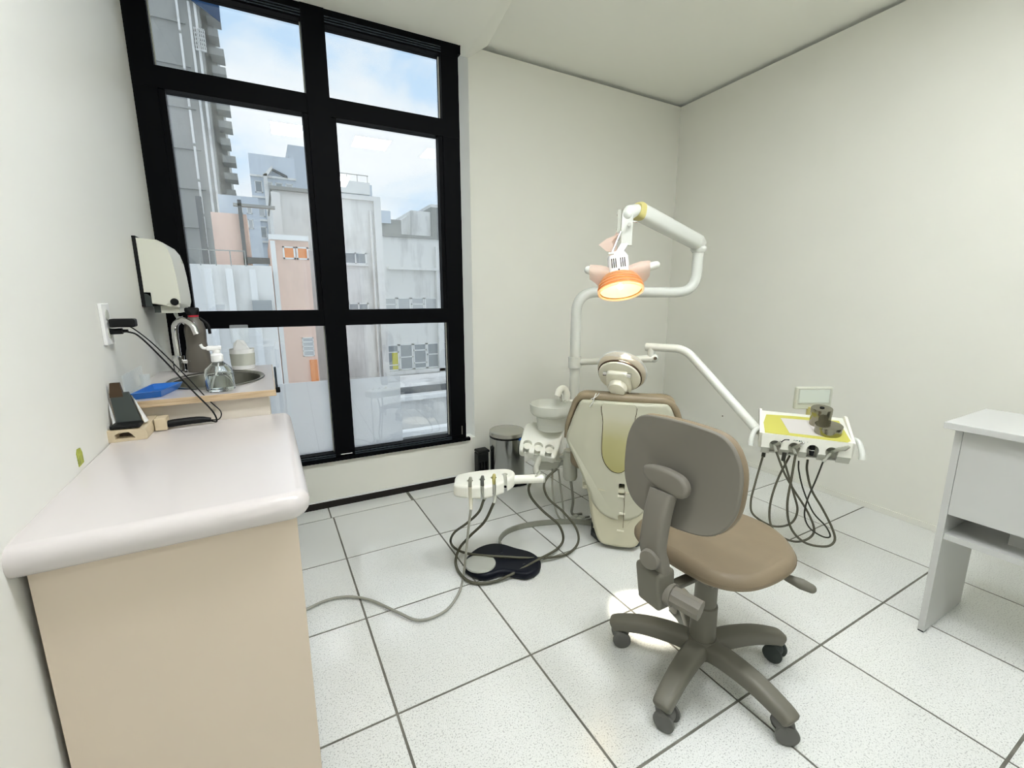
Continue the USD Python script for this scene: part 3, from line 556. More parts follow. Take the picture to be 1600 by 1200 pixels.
# seat: waterfall cushion
so = smooth_outline([(1.105, .955), (1.12, 1.09), (1.20, 1.165), (1.36, 1.175), (1.52, 1.12), (1.592, .985), (1.585, .845), (1.49, .728), (1.36, .690), (1.21, .705), (1.125, .790)], 8)
cu = plate(so, .078, .034, 6, z0=.428)
v = cu.vertices.copy(); c0 = V(1.35, .94)
rr = np.linalg.norm((v[:, :2] - c0) / V(.25, .245), axis=1); v[:, 2] += .012 * (rr ** 2) * (v[:, 2] > .46) * -1.0 + .010 * np.cos(np.clip(rr, 0, 1) * 3.1416) * (v[:, 2] > .48); cu.vertices = v
s.part('seat', cu, 'seat', smooth=60)
s.part('seat_pan', plate(c0 + (so - c0) * .80, .022, .008, 3, z0=.408), 'stool_grey', smooth=50)
s.part('mechanism', rbox(.17, .13, .035, (sx + .02, sy, .392), .012), 'stool_grey')
s.part('lever', cat(rod((1.40, .80, .405), (1.45, .725, .400), .006), spheres_hull([(V(1.445, .728, .400), .012), (V(1.465, .692, .392), .018), (V(1.478, .668, .386), .015)])), 'stool_grey', smooth=50)
# back rest
bc = V(1.035, .885, .772)                                              # centre of the shell's rear face
bn = V(-1, -.10, .06); bn /= np.linalg.norm(bn); bxv = V(.10, -1, 0); bxv /= np.linalg.norm(bxv); byv = np.cross(bn, bxv)
bxv, byv = -np.cross(bn, UP) / np.linalg.norm(np.cross(bn, UP)), None
byv = np.cross(bn, bxv)
if byv[2] < 0: bxv, byv = -bxv, -byv
def curved(m, k=0.9):
    m = m.copy(); v = m.vertices.copy(); v[:, 2] -= k * v[:, 0] ** 2 * -1.0; m.vertices = v; return m
oute = smooth_outline([(-.202, .02), (-.193, .10), (-.150, .165), (-.065, .184), (.065, .184), (.150, .165), (.193, .10), (.202, .02), (.190, -.062), (.142, -.122), (.055, -.142), (-.055, -.142), (-.142, -.122), (-.190, -.062)], 6)
def backpos(m):
    m = m.copy(); v = m.vertices.copy(); v[:, 2] += -0.55 * v[:, 0] ** 2 * -1; m.vertices = v      # wraps forward at the sides
    return placed(m, bc, bxv, byv, -bn)                                # local +z = forwards, away from the rear face
s.part('back_shell', backpos(plate(oute, .016, .006, 3)), 'stool_shell', smooth=50)
s.part('back_cushion', backpos(plate(oute * 1.008, .036, .016, 5, z0=.012)), 'seat', smooth=60)
# bracket, spine, clamp, knob, grip behind the rest
br = plate(smooth_outline([(-.080, .028), (-.060, .040), (.0, .046), (.055, .036), (.078, .010), (.074, -.018), (.045, -.030), (-.02, -.022), (-.072, .0)], 6), .034, .012, 4)
s.part('back_bracket', placed(br, bc + bn * .036 + byv * -.005, bxv, byv, -bn), 'stool_shell', smooth=50)
sp = spline([bc + bn * .028 + byv * -.03, bc + bn * .045 + byv * -.10, bc + bn * .052 + byv * -.20, V(.985, .875, .525), V(.992, .878, .475)], 6)
s.part('spine', sweep(sp, supell(.023, .042, 4, 24), up=V(1, 0, .1)), 'stool_shell', smooth=45)
s.part('clamp', hull(np.vstack([rbox(.074, .098, .03, (.990, .882, .492), .012).vertices, rbox(.072, .092, .04, (1.002, .882, .392), .014).vertices])), 'stool_grey', smooth=45)
s.part('back_bar', rbox(.22, .040, .016, (1.12, .885, .398), .005), 'stool_grey')
kn = V(.960, .862, .545)
s.part('tilt_knob', aim(lathe([(0.0, -.010), (.030, -.010), (.032, 0), (.032, .014), (.028, .021), (.012, .023), (0.0, .023)], 28), V(.958, .868, .545), V(-1, -.25, 0)), 'stool_shell', smooth=40)
gp = V(1.010, .838, .425)
grip_sec = np.array([((.0310 if i % 2 else .0285) * math.cos(t), (.0310 if i % 2 else .0285) * math.sin(t)) for i, t in enumerate(np.linspace(0, 2 * math.pi, 20, endpoint=False))])
s.part('depth_grip', cat(sweep([gp, gp + V(.030, -.092, -.010)], grip_sec), rod(gp + V(-.002, .006, 0), gp + V(.003, -.014, 0), .035)), 'stool_shell', smooth=25)
HOSE_D1 = [(2.021, 1.192, 0.584), (1.960, 1.180, 0.455), (1.925, 1.170, 0.370), (1.927, 1.150, 0.314), (1.989, 1.094, 0.269), (2.055, 1.051, 0.284), (2.082, 1.042, 0.346), (2.066, 1.060, 0.431), (2.023, 1.100, 0.594)]
HOSE_D2 = [(1.948, 1.093, 0.640), (1.981, 1.067, 0.546), (2.022, 1.039, 0.465), (2.082, 0.998, 0.359), (2.110, 0.975, 0.274), (2.086, 0.985, 0.231), (2.036, 1.018, 0.216), (1.983, 1.064, 0.243), (1.965, 1.094, 0.297), (1.985, 1.113, 0.380), (2.035, 1.121, 0.478), (2.110, 1.120, 0.585)]
HOSE_D3 = [(2.012, 1.044, 0.632), (2.000, 1.042, 0.530), (1.985, 1.038, 0.396), (2.002, 1.019, 0.291), (2.063, 0.983, 0.220), (2.154, 0.940, 0.197), (2.199, 0.927, 0.220), (2.201, 0.945, 0.274), (2.182, 0.986, 0.356), (2.158, 1.031, 0.438), (2.158, 1.061, 0.522), (2.172, 1.071, 0.570)]
HOSE_D4 = [(2.105, 0.975, 0.602), (2.083, 0.983, 0.519), (2.056, 0.993, 0.430), (2.048, 0.993, 0.354), (2.071, 0.976, 0.294), (2.128, 0.947, 0.251), (2.164, 0.932, 0.249), (2.158, 0.953, 0.291), (2.125, 0.997, 0.349), (2.111, 1.043, 0.444), (2.114, 1.074, 0.526), (2.124, 1.085, 0.568)]
HOSE_A1 = [(0.740, 1.734, 0.481), (0.733, 1.717, 0.388), (0.731, 1.745, 0.281), (0.725, 1.768, 0.142), (0.719, 1.793, 0.012), (0.648, 1.682, 0.012), (0.555, 1.605, 0.012), (0.444, 1.605, 0.012), (0.376, 1.700, 0.012), (0.296, 1.828, 0.012), (0.214, 1.902, 0.012), (0.124, 1.923, 0.012), (0.020, 1.897, 0.012)]
HOSE_A2 = [(0.795, 1.704, 0.481), (0.788, 1.696, 0.430), (0.797, 1.775, 0.331), (0.777, 1.870, 0.236), (0.747, 1.971, 0.143), (0.755, 2.051, 0.050), (0.757, 1.976, 0.045), (0.803, 1.884, 0.052), (0.941, 1.781, 0.052), (1.108, 1.716, 0.030), (1.258, 1.705, 0.012), (1.359, 1.741, 0.030), (1.345, 1.744, 0.118), (1.282, 1.774, 0.212), (1.212, 1.805, 0.287), (1.184, 1.812, 0.361), (1.232, 1.850, 0.390), (1.332, 1.912, 0.392)]
HOSE_A3 = [(0.847, 1.699, 0.484), (0.835, 1.689, 0.407), (0.822, 1.767, 0.279), (0.788, 1.861, 0.169), (0.764, 1.950, 0.060), (0.726, 1.909, 0.012), (0.714, 1.796, 0.012), (0.745, 1.717, 0.012), (0.828, 1.683, 0.012), (0.925, 1.672, 0.030), (1.076, 1.696, 0.040), (1.234, 1.758, 0.020), (1.282, 1.769, 0.060), (1.245, 1.761, 0.154), (1.163, 1.777, 0.240), (1.097, 1.783, 0.322), (1.065, 1.767, 0.388), (1.080, 1.768, 0.431)]
BELT = [(1.606, 1.870, 0.000), (1.505, 1.952, 0.000), (1.368, 2.019, 0.000), (1.223, 2.057, 0.000), (1.101, 2.050, 0.000), (1.016, 1.989, 0.000), (0.985, 1.906, 0.000)]
PEDAL = [(0.746, 1.787), (0.794, 1.716), (0.883, 1.705), (0.93, 1.662), (0.978, 1.625), (1.05, 1.642), (1.095, 1.701), (1.09, 1.78), (1.038, 1.856), (0.996, 1.921), (0.937, 1.954), (0.859, 1.948), (0.781, 1.9), (0.742, 1.841)]
# ------------------------------------------------------------------ dental chair, seen from behind
CR = V(1.53, 1.65, 0); cf = V(math.sin(math.radians(44)), math.cos(math.radians(44)), 0); cl = V(cf[1], -cf[0], 0)
def C(lat, along, z): return CR + cl * lat + cf * along + UP * z
def lz(m, along=0.0, lat=0.0):
    """mesh modelled in x = lateral, y = height, +z = rearwards (towards the camera)"""
    return placed(m, C(lat, along, 0), cl, UP, -cf)
def mirror(half, c): return [(c - x, z) for x, z in half] + [(c + x, z) for x, z in half[::-1]]
ch = thing('dental_chair', 'cream and brown dental patient chair turned away, its tall moulded back towards us', 'dental chair', CR)
# upper shell: straight-sided, shouldered, ending in a round tongue at the bottom
up_half = [(.168, .330), (.200, .395), (.252, .500), (.288, .570), (.290, .600), (.262, .690), (.232, .770), (.214, .798), (.190, .806), (.10, .806)]
low_arc = [(.155 * math.sin(t), .172 + .142 * (1 - math.cos(t))) for t in np.linspace(.12, 1.45, 8)]
shell_o = smooth_outline(mirror(low_arc + up_half, .018), 3)
shell = plate(shell_o, .060, .018, 5)
def bulge(m, kx=.5, z0=.55, kz=.0):
    m = m.copy(); v = m.vertices.copy(); v[:, 2] += -kx * (v[:, 0] - .018) ** 2 + .03 * np.clip((z0 - v[:, 1]) / .4, -1, 1) * -1 * kz; m.vertices = v; return m
slots = [rbox(.030, .062, .10, (.026, .350, .02), .006), rbox(.032, .084, .14, (.030, .166, .0), .006), rbox(.028, .030, .10, (.118, .300, .02), .004)]
ch.part('back_shell', lz(cut(bulge(shell), slots[0], slots[1]), -.060 + .085), 'shell', smooth=40)
low_o = smooth_outline(mirror([(.03, .020), (.085, .026), (.112, .060), (.146, .170), (.166, .300), (.172, .345)], .018), 4)
ch.part('base_shell', lz(cut(bulge(plate(low_o, .110, .020, 5), .9), slots[1], slots[2]), .075), 'shell_low', smooth=40)
for k, sl in enumerate(slots[:2]):
    b = sl.bounds; ch.part('slot', lz(box(b[1][0] - b[0][0], b[1][1] - b[0][1], .01, ((b[0][0] + b[1][0]) / 2, (b[0][1] + b[1][1]) / 2, -.030)), .0), 'rubber', 'dark slot')
ch.part('slot_rim', lz(cat(box(.036, .010, .012, (.026, .313, .056)), box(.036, .008, .012, (.030, .118, .050)), box(.030, .010, .012, (.034, .218, .057))), .025), 'cream')
ch.part('seam', lz(cat(box(.0022, .20, .004, (.043, .240, .0615)), box(.0022, .10, .004, (.041, .075, .0)), box(.0014, .17, .004, (.072, .700, .058))), .0255), 'brown_dark', 'dark vertical seam')
# stained centre panel
M['aged_fade'] = look('aged_back_panel', {'g': ('geometry', {}), 's': ('separate_xyz', {}), 'n': ('noise_texture', {'scale': 6.0, 'detail': 4.0}), 'a': ('math', {'math_type': 'multiply_add', 'value2': 0.16, 'value3': 0.0}), 'ad': ('math', {'math_type': 'add'}),
    'mr': ('map_range', {'from_min': 0.54, 'from_max': 0.84, 'to_min': 0.0, 'to_max': 1.0}), 'r': ('rgb_ramp', {'ramp': [(0.0, (0.36, 0.335, 0.135)), (0.45, (0.41, 0.385, 0.19)), (0.9, (0.49, 0.475, 0.35)), (1.0, (0.49, 0.48, 0.365))]}), 'p': ('principled_bsdf', {'roughness': 0.45, 'specular_ior_level': 0.35})},
    [('g.position', 's.vector'), ('s.z', 'ad.value1'), ('g.position', 'n.vector'), ('n.fac', 'a.value1'), ('a.value', 'ad.value2'), ('ad.value', 'mr.value'), ('mr.result', 'r.fac'), ('r.color', 'p.base_color')])
pan_o = smooth_outline([(-.080, .800), (-.080, .70), (-.081, .56), (-.068, .495), (-.035, .452), (.0, .440), (.032, .452), (.058, .495), (.069, .56), (.070, .70), (.070, .800)], 4)
pan_o = np.array([p for p in pan_o if p[1] < .806])
ch.part('centre_panel_groove', lz(bulge(plate(pan_o * V(1.03, 1.0) + V(0, -.003), .006, 0)), -.0305), 'brown_dark', 'dark groove around the centre panel')
ch.part('centre_panel', lz(bulge(plate(pan_o, .012, .003, 2)), -.0285), 'aged_fade', 'yellowed centre panel')
# cushion whose edge shows as a brown rim
cush_o = smooth_outline(mirror([(.060, .330), (.215, .470), (.300, .575), (.302, .620), (.272, .730), (.246, .806), (.222, .832), (.180, .840), (.10, .838)], .018), 3)
cush = plate(cush_o, .080, .034, 6)
ch.part('back_cushion', lz(cush, .108), 'rim', 'brown vinyl back cushion', smooth=50)
rim_path = [C(.018 - .294, .035, .585), C(.018 - .288, .030, .66), C(.018 - .246, .022, .790), C(.018 - .205, .018, .822), C(.018 - .10, .010, .821), C(.018, .006, .818), C(.018 + .10, .010, .817), C(.018 + .195, .018, .816), C(.018 + .246, .022, .782), C(.018 + .288, .030, .66), C(.018 + .294, .035, .585)]
rp = rounded(rim_path, .05, 8); nn = len(rp); tt = np.linspace(0, 1, nn)
ch.part('rim', tube(rp, np.interp(tt, [0, .12, .3, .5, .7, .88, 1], [.010, .014, .022, .025, .023, .016, .010]), 16), 'rim', 'brown padded rim', smooth=60)
# seat, leg rest, base
ch.part('seat_cushion', placed(plate(smooth_outline([(-.25, .10), (-.26, .40), (-.24, .66), (.24, .66), (.26, .40), (.25, .10)], 6), .11, .04, 5), C(.018, .02, .37), cl, cf, UP), 'rim', smooth=50)
lr = placed(plate(smooth_outline([(-.23, .0), (-.22, .30), (-.15, .55), (.15, .55), (.22, .30), (.23, .0)], 6), .09, .035, 5), C(.018, .66, .39), cl, cf * .985 + UP * -.17, UP * .985 + cf * .17)
ch.part('leg_rest', lr, 'rim', smooth=50)
ch.part('seat_frame', hull([tuple(C(.018 + s * .20, a, z)) for s in (-1, 1) for a in (.04, .62) for z in (.30, .368)]), 'cream')
ch.part('pedestal', hull([tuple(C(.018 + s * .14, a, .045)) for s in (-1, 1) for a in (.10, .62)] + [tuple(C(.018 + s * .11, a, .30)) for s in (-1, 1) for a in (.12, .46)]), 'cream')
ch.part('base_plate', hull([tuple(C(.018 + s * x, a, z)) for s in (-1, 1) for x, a in ((.10, .035), (.15, .10), (.18, .75), (.12, .85)) for z in (.0, .026)]), 'wheel_dark', 'dark base plate')
# head rest
hn = -cf * .80 + UP * -.55 + cl * -.22; hn /= np.linalg.norm(hn)
hc = C(-.012, .02, .928)
hx = np.cross(UP, hn); hx /= np.linalg.norm(hx); hy = np.cross(hn, hx)
def H(m, off): return placed(m, hc + hn * off, hx, hy, hn)
ch.part('headrest_cushion', H(plate(supell(.122, .112, 2.2, 44), .072, .030, 6), -.078), 'headrest', smooth=60)
ch.part('headrest_plate', H(plate(supell(.106, .097, 2.1, 44), .016, .006, 3), -.008), 'cream', smooth=50)
ch.part('headrest_gasket', H(plate(supell(.111, .102, 2.1, 44), .010, .003, 2), -.012), 'brown_dark')
hb = ch.part('headrest_bracket', H(plate(smooth_outline([(-.050, .046), (.0, .050), (.050, .046), (.062, -.01), (.058, -.075), (.025, -.090), (-.025, -.090), (-.058, -.075), (-.062, -.01)], 5), .030, .010, 4), .006), 'cream', smooth=50)
hb.part('hinge_pin', cat(*[rod(hc + hx * s * .046 + hy * .034 + hn * .022, hc + hx * s * .070 + hy * .034 + hn * .022, .012) for s in (-1, 1)]), 'chrome', 'chrome hinge pin')
hb.part('knob', H(lathe([(0.0, 0), (.046, 0), (.048, .006), (.046, .026), (.040, .034), (0.0, .036)], 32, (.0, -.036, .030)), 0), 'cream', smooth=40)
hb.part('screw', H(lathe([(0.0, 0), (.008, 0), (.008, .006), (0.0, .006)], 14, (.046, -.074, .032)), 0), 'chrome')
ch.part('headrest_stem', hull([tuple(C(s, a, z)) for s in (-.03, .03) for a in (.02, .05) for z in (.76, .90)]), 'cream')
ch.part('film_tie', cat(tube(spline([C(-.12, -.02, .845), C(-.128, -.028, .826), C(-.135, -.03, .80), C(-.150, -.032, .775)], 4), .0022, 6), tube(spline([C(-.105, -.02, .846), C(-.118, -.030, .83), C(-.145, -.032, .815)], 4), .0020, 6)), 'tissue', 'knotted white tie')
hf = trimesh.creation.icosphere(1, 1)
ch.part('head_cover', H(lathe([(.100, -.016), (.128, -.046), (.1285, -.048), (.101, -.014)], 40), 0), 'clear', 'clear plastic head cover')

# ------------------------------------------------------------------ spittoon unit beside the chair
U0 = V(1.40, 2.12, 0)
sp_ = thing('spittoon_unit', 'white spittoon unit with a pale bowl and three empty notches, left of the dental chair', 'dental unit', (1.42, 2.12, 0))
tl, tr_, blp, brp = V(1.355, 2.250, .556), V(1.548, 2.118, .545), V(1.217, 2.130, .464), V(1.385, 1.992, .432)
ax = (brp - blp) / np.linalg.norm(brp - blp); dn = ((tl + tr_) / 2 - (blp + brp) / 2); dn -= (dn @ ax) * ax; hgt = np.linalg.norm(dn); dn /= hgt
nz = np.cross(ax, dn); nz = nz if nz[2] > 0 else -nz
wid = np.linalg.norm(brp - blp)
fo = Polygon([(0, 0), (wid, 0), (wid + .004, hgt * .5), (wid, hgt), (0.01, hgt), (-.004, hgt * .5)])
def hole(cx, cy, r): return trimesh.creation.cylinder(r, .2, sections=28).apply_translation((cx, cy, .0))
slab = plate(smooth_outline([(.004, -.004), (.06, -.010), (wid * .5, -.010), (wid - .05, -.016), (wid - .004, -.006), (wid + .006, hgt * .5), (wid, hgt - .004), (wid / 2, hgt), (.006, hgt - .004), (-.006, hgt * .5)], 4), .052, .012, 4, z0=-.052)
cuts = []
for cxk in (.040, .105, .170):
    cuts += [hole(cxk, .052, .0255), box(.036, .066, .2, (cxk, .020, 0))]
sp_.part('holder_head', placed(cut(slab, *cuts), blp, ax, dn, nz), 'unit', smooth=35)
for cxk in (.040, .105, .170):
    sp_.part('holder_pocket', placed(lathe([(0.0, 0.0), (.0245, .0), (.0245, .012), (.0, .012)], 24, (cxk, .052, -.034)), blp, ax, dn, nz), 'unit', 'round notch floor')
ctr = (tl + tr_ + blp + brp) / 4
sp_.part('unit_body', hull([tuple(blp + ax * a + dn * d + nz * z) for a in (.03, wid - .03) for d in (.02, hgt + .06) for z in (-.05,)] + [(1.33, 2.15, .36), (1.46, 2.06, .36), (1.44, 2.26, .36), (1.57, 2.17, .36)]), 'unit', smooth=30)
sp_.part('lower_body', hull([(1.335, 2.15, .365), (1.455, 2.065, .365), (1.43, 2.24, .365), (1.55, 2.15, .365), (1.35, 2.155, .30), (1.45, 2.085, .30), (1.43, 2.22, .30), (1.53, 2.15, .30)]), 'unit_grey', smooth=30)
sp_.part('support_arm', hull([tuple(p + V(0, 0, z)) for p in (V(1.44, 2.10, 0), V(1.50, 2.18, 0), C(-.17, .45, 0), C(-.17, .36, 0)) for z in (.325, .36)]), 'unit_grey')
bc_ = V(1.446, 2.142, 0)
sp_.part('bowl_base', lathe([(0.0, .545), (.080, .545), (.083, .560), (.087, .600), (.090, .634), (0.0, .634)], 40, bc_), 'bowl_glass', smooth=50)
sp_.part('bowl', lathe([(0.0, .628), (.095, .630), (.116, .640), (.126, .656), (.130, .702), (.126, .703), (.121, .662), (.110, .648), (.09, .641), (0.0, .638)], 48, bc_), 'bowl_glass', 'pale glass bowl', smooth=50)
sp_.part('spout', cat(tube(rounded([(1.665, 2.14, .688), (1.585, 2.165, .690), (1.560, 2.172, .712)], .02), .016, 12), tube(spline([(1.575, 2.168, .700), (1.572, 2.169, .745), (1.552, 2.172, .775), (1.525, 2.174, .770), (1.510, 2.173, .735)], 6), [.020] * 4 + list(np.linspace(.023, .020, 21)), 16)), 'unit', smooth=50)
sp_.part('nozzle', rod((1.528, 2.165, .742), (1.526, 2.16, .700), .008), 'chrome')
sp_.part('canister', lathe([(0.0, .262), (.036, .266), (.042, .280), (.042, .44), (.036, .446), (0.0, .446)], 28, (1.496, 2.010, 0)), 'unit_grey', smooth=40)
sp_.part('canister_bracket', hull([(1.49, 2.02, .40), (1.50, 2.06, .40), (1.45, 2.10, .37), (1.49, 2.02, .43), (1.50, 2.06, .43), (1.47, 2.10, .37)]), 'unit_grey')
for k, pts in enumerate(([(1.43, 2.10, .31), (1.41, 2.06, .16), (1.43, 2.02, .03), (1.50, 1.99, .012), (1.62, 1.97, .012)], [(1.46, 2.08, .31), (1.455, 2.03, .15), (1.46, 1.99, .02), (1.53, 1.95, .012), (1.61, 1.94, .014)], [(1.50, 2.01, .265), (1.53, 2.02, .12), (1.54, 2.04, .02), (1.60, 2.02, .012)])):
    sp_.part('drain_hose', tube(spline(pts, 6), .006 if k < 2 else .008, 8), 'hose_pale')
rj = random.Random(3)
sp_.part('fittings', cat(*[rbox(.03, .03, .022, (1.50 + .018 * k + rj.uniform(-.01, .01), 1.985 + rj.uniform(-.02, .03), .012 + .0 * k), .006) for k in range(5)]), 'unit_grey')

# ------------------------------------------------------------------ operating lamp on its pole
lp = thing('operating_lamp', 'lit amber dental lamp on a bent white pole, pink film on its handles', 'dental lamp', (1.63, 2.17, .36))
pole = rounded([(1.632, 2.172, .340), (1.632, 2.172, 1.350), (2.335, 1.905, 1.350), (2.335, 1.905, 1.615)], .125, 12)
lp.part('pole', tube(pole, .0305, 20), 'pipe', smooth=60)
lp.part('pole_collar', lathe([(0.0, .33), (.040, .33), (.042, .40), (.034, .42), (0.0, .42)], 24, (1.632, 2.172, 0)), 'pipe', smooth=40)
lp.part('pole_bracket', hull([(1.60, 2.14, .335), (1.66, 2.14, .335), (1.66, 2.20, .335), (1.60, 2.20, .335), (1.60, 2.14, .375), (1.66, 2.14, .375), (1.66, 2.20, .375), (1.60, 2.20, .375), (1.50, 2.20, .335), (1.53, 2.12, .335), (1.50, 2.20, .365), (1.53, 2.12, .365)]), 'unit_grey')
a0, a1 = V(2.335, 1.905, 1.640), V(1.735, 1.790, 1.748)
lp.part('elbow', cat(lathe([(0.0, 1.585), (.036, 1.585), (.046, 1.60), (.046, 1.615), (.036, 1.625), (0.0, 1.627)], 24, (2.335, 1.905, 0)), spheres_hull([(a0, .040), (a0 + (a1 - a0) * .06, .044)])), 'pipe', smooth=50)
lp.part('spring_arm', sweep([a0 + (a1 - a0) * t for t in (0.02, .3, .6, 1.0)], supell(.044, .038, 3, 28), up=UP), 'pipe', smooth=50)
e1 = a1 + (a1 - a0) * .055
lp.part('arm_end', sweep([a1, a1 + (a1 - a0) * .03, e1], supell(.045, .039, 3, 28), up=UP, scale=np.array([[1, 1], [1.0, 1.0], [.72, .8]])), 'yellowed', 'yellowed arm end', smooth=50)
LC = V(1.556, 1.711, 1.345)                                            # centre of the lamp's mouth
ld = V(1.315, 1.185, 0) - LC; ld /= np.linalg.norm(ld)                   # the beam's direction
lx = cl - (cl @ ld) * ld; lx /= np.linalg.norm(lx); ly = np.cross(ld, lx)
fr = ly if (ly @ (EYE - LC)) > 0 else -ly                              # sideways, towards the room
HT = LC - ld * .190                                                    # top of the housing
YK = V(1.632, 1.768, 0)
def LH(m, off=0.0): return placed(m, LC - ld * off, lx, np.cross(-ld, lx), -ld)    # local +z points back along the beam
lp.part('knuckle', spheres_hull([(e1, .028), (V(1.652, 1.778, 1.742), .031), (V(1.634, 1.770, 1.722), .030)]), 'pipe', smooth=50)
lp.part('yoke', hull([tuple(V(YK[0], YK[1], z) + cl * a + cf * b) for z in (1.575, 1.735) for a in (-.026, .026) for b in (-.018, .018)]), 'pipe')
lp.part('yoke_plate', hull([tuple(V(YK[0], YK[1], z) + cl * (a - .040) + cf * b) for z in (1.60, 1.745) for a in (-.008, .008) for b in (-.026, .012)]), 'unit_grey')
for z in (1.655, 1.725):
    lp.part('bolt', aim(lathe([(0, 0), (.0075, 0), (.0065, .006), (0, .006)], 14), V(YK[0], YK[1], z) - cl * .047, -cl), 'chrome')
lp.part('bolt', rod(V(YK[0], YK[1], 1.670) - cf * .045 + cl * .01, V(YK[0], YK[1], 1.670) + cl * .01, .009), 'chrome')
lp.part('bolt', rod(V(YK[0], YK[1], 1.690) + cl * .020, V(YK[0], YK[1], 1.688) + cl * .048, .006), 'chrome')
hsg2 = lp.part('housing', hull(np.vstack([LH(plate(supell(.050, .046, 4, 32), .012, .0), .085).vertices, LH(plate(supell(.052, .048, 4, 32), .01, .0), .165).vertices, LH(plate(supell(.040, .036, 3, 32), .01, 0), .192).vertices])), 'white', smooth=35)
for s, n_ in ((-1, 3), (1, 3)):
    for k in range(n_):
        q = LC - ld * .135 + lx * s * (.012 + .0095 * k)
        hsg2.part('vent', placed(rbox(.0042, .048, .006, r=.001), q + fr * .0475, lx, -ld, np.cross(lx, -ld)), 'brown_dark', 'dark vent slot')
hsg2.part('screw_hole', placed(rbox(.007, .007, .004, r=.002), LC - ld * .100 + fr * .0460, lx, -ld, np.cross(lx, -ld)), 'rubber', 'small dark hole')
lp.part('hinge', hull([tuple(HT + lx * a + fr * b - ld * c) for a in (-.012, .012) for b in (-.02, .02) for c in (-.01, .012)] + [tuple(V(YK[0], YK[1], 1.60) + cl * a + cf * b) for a in (-.018, .018) for b in (-.012, .012)]), 'white')
lp.part('hinge_lever', cat(rod(HT - lx * .030 + fr * .035, V(YK[0], YK[1], 1.640) - cl * .030 - cf * .025, .007), rod(HT - lx * .042 + fr * .040, HT - lx * .018 + fr * .040, .010)), 'chrome', 'chrome hinge lever')
RS = .112
refl = lathe([(.040, .096), (.078, .076), (.102, .046), (.110, .016), (.110, .005), (.107, .005), (.106, .016), (.098, .044), (.075, .072), (.040, .091)], 48)
lp.part('reflector_shield', LH(refl), 'amber', 'glowing amber shield', smooth=50)
for r_, z_ in ((.1105, .018), (.106, .036), (.098, .052), (.089, .065), (.078, .077)):
    lp.part('shield_rib', LH(lathe([(r_ - .002, z_ - .002), (r_ + .0024, z_), (r_ + .0018, z_ + .0032), (r_ - .004, z_ + .0036), (r_ - .002, z_ - .002)], 48)), 'rib', 'pale shield rib')
lp.part('front_ring', LH(lathe([(.102, -.004), (.111, -.002), (.113, .005), (.107, .008), (.102, .004), (.102, -.004)], 48)), 'pink_film', 'pale front ring', smooth=50)
lp.part('reflector', LH(lathe([(.018, .072), (.064, .063), (.094, .036), (.101, .010), (.099, .010), (.090, .034), (.062, .059), (.018, .068)], 48)), 'cream', smooth=50)
lp.part('bulb', trimesh.creation.icosphere(3, .015).apply_translation(LC - ld * .030), 'lamp_glow', 'glowing bulb', smooth=True)
lp.part('bulb_bar', rod(LC - ld * .055 - lx * .088, LC - ld * .055 + lx * .088, .003), 'chrome')
def film_tube(stations, jag, seed):
    r_ = random.Random(seed); t_ = np.linspace(0, 2 * np.pi, 17)[:-1]; fv = []
    for c_, r0 in stations:
        fv += [c_ + (fr * math.cos(a) + UP * math.sin(a) * (1.35 if math.sin(a) < 0 else 1.0)) * (r0 + r_.uniform(-jag, jag)) for a in t_]
    ff = []
    for k in range(len(stations) - 1):
        for i in range(16):
            j = (i + 1) % 16; ff += [[k * 16 + i, k * 16 + j, k * 16 + 16 + j], [k * 16 + i, k * 16 + 16 + j, k * 16 + 16 + i]]
    return trimesh.Trimesh(fv, ff, process=False)
for s, hend in ((-1, V(1.424, 1.805, 1.452)), (1, V(1.722, 1.650, 1.476))):
    h0 = LC - ld * .100 + lx * s * .040
    hd = lp.part('handle', spheres_hull([(h0, .018), (h0 + (hend - h0) * .55, .022), (hend, .0195)]), 'pipe', smooth=50)
    hd.part('film_wrap', film_tube([(h0 + (hend - h0) * u_ - UP * dz, r0) for u_, r0, dz in ((.02, .030, 0), (.2, .041, .010), (.45, .046, .014), (.7, .036, .008), (.93 if s < 0 else .80, .027, .002))], .004, 5 + s), 'pink_film', 'pinkish cling film wrapped around the handle', smooth=50)
ff_ = [V(YK[0], YK[1], 1.655) - cl * .046, V(1.578, 1.768, 1.628), V(1.520, 1.792, 1.604), V(1.482, 1.802, 1.575), V(1.515, 1.785, 1.545), V(1.560, 1.765, 1.535), V(YK[0], YK[1], 1.56) - cl * .046]
fo3 = np.array(ff_); cen_ = fo3.mean(0) + fr * .014
lp.part('film_flap', trimesh.Trimesh(np.vstack([fo3, [cen_], fo3 - fr * .003, [cen_ - fr * .003]]), [[i, (i + 1) % 7, 7] for i in range(7)] + [[8 + (i + 1) % 7, 8 + i, 15] for i in range(7)], process=False), 'pink_film', 'loose pinkish film', smooth=False)
spot = UsdLux.SphereLight.Define(stage, '/World/LampBeam')
spot.CreateRadiusAttr(.020); spot.CreateIntensityAttr(SPOT_POWER); spot.CreateColorAttr(Gf.Vec3f(1.0, .93, .80))
sh = UsdLux.ShapingAPI.Apply(spot.GetPrim()); sh.CreateShapingConeAngleAttr(7.0); sh.CreateShapingConeSoftnessAttr(.25)
zb = -ld; xb = lx; yb = np.cross(zb, xb); mm = np.eye(4); mm[0, :3], mm[1, :3], mm[2, :3], mm[3, :3] = xb, yb, zb, LC + ld * .03
spot.AddTransformOp().Set(Gf.Matrix4d(*mm.ravel().tolist()))

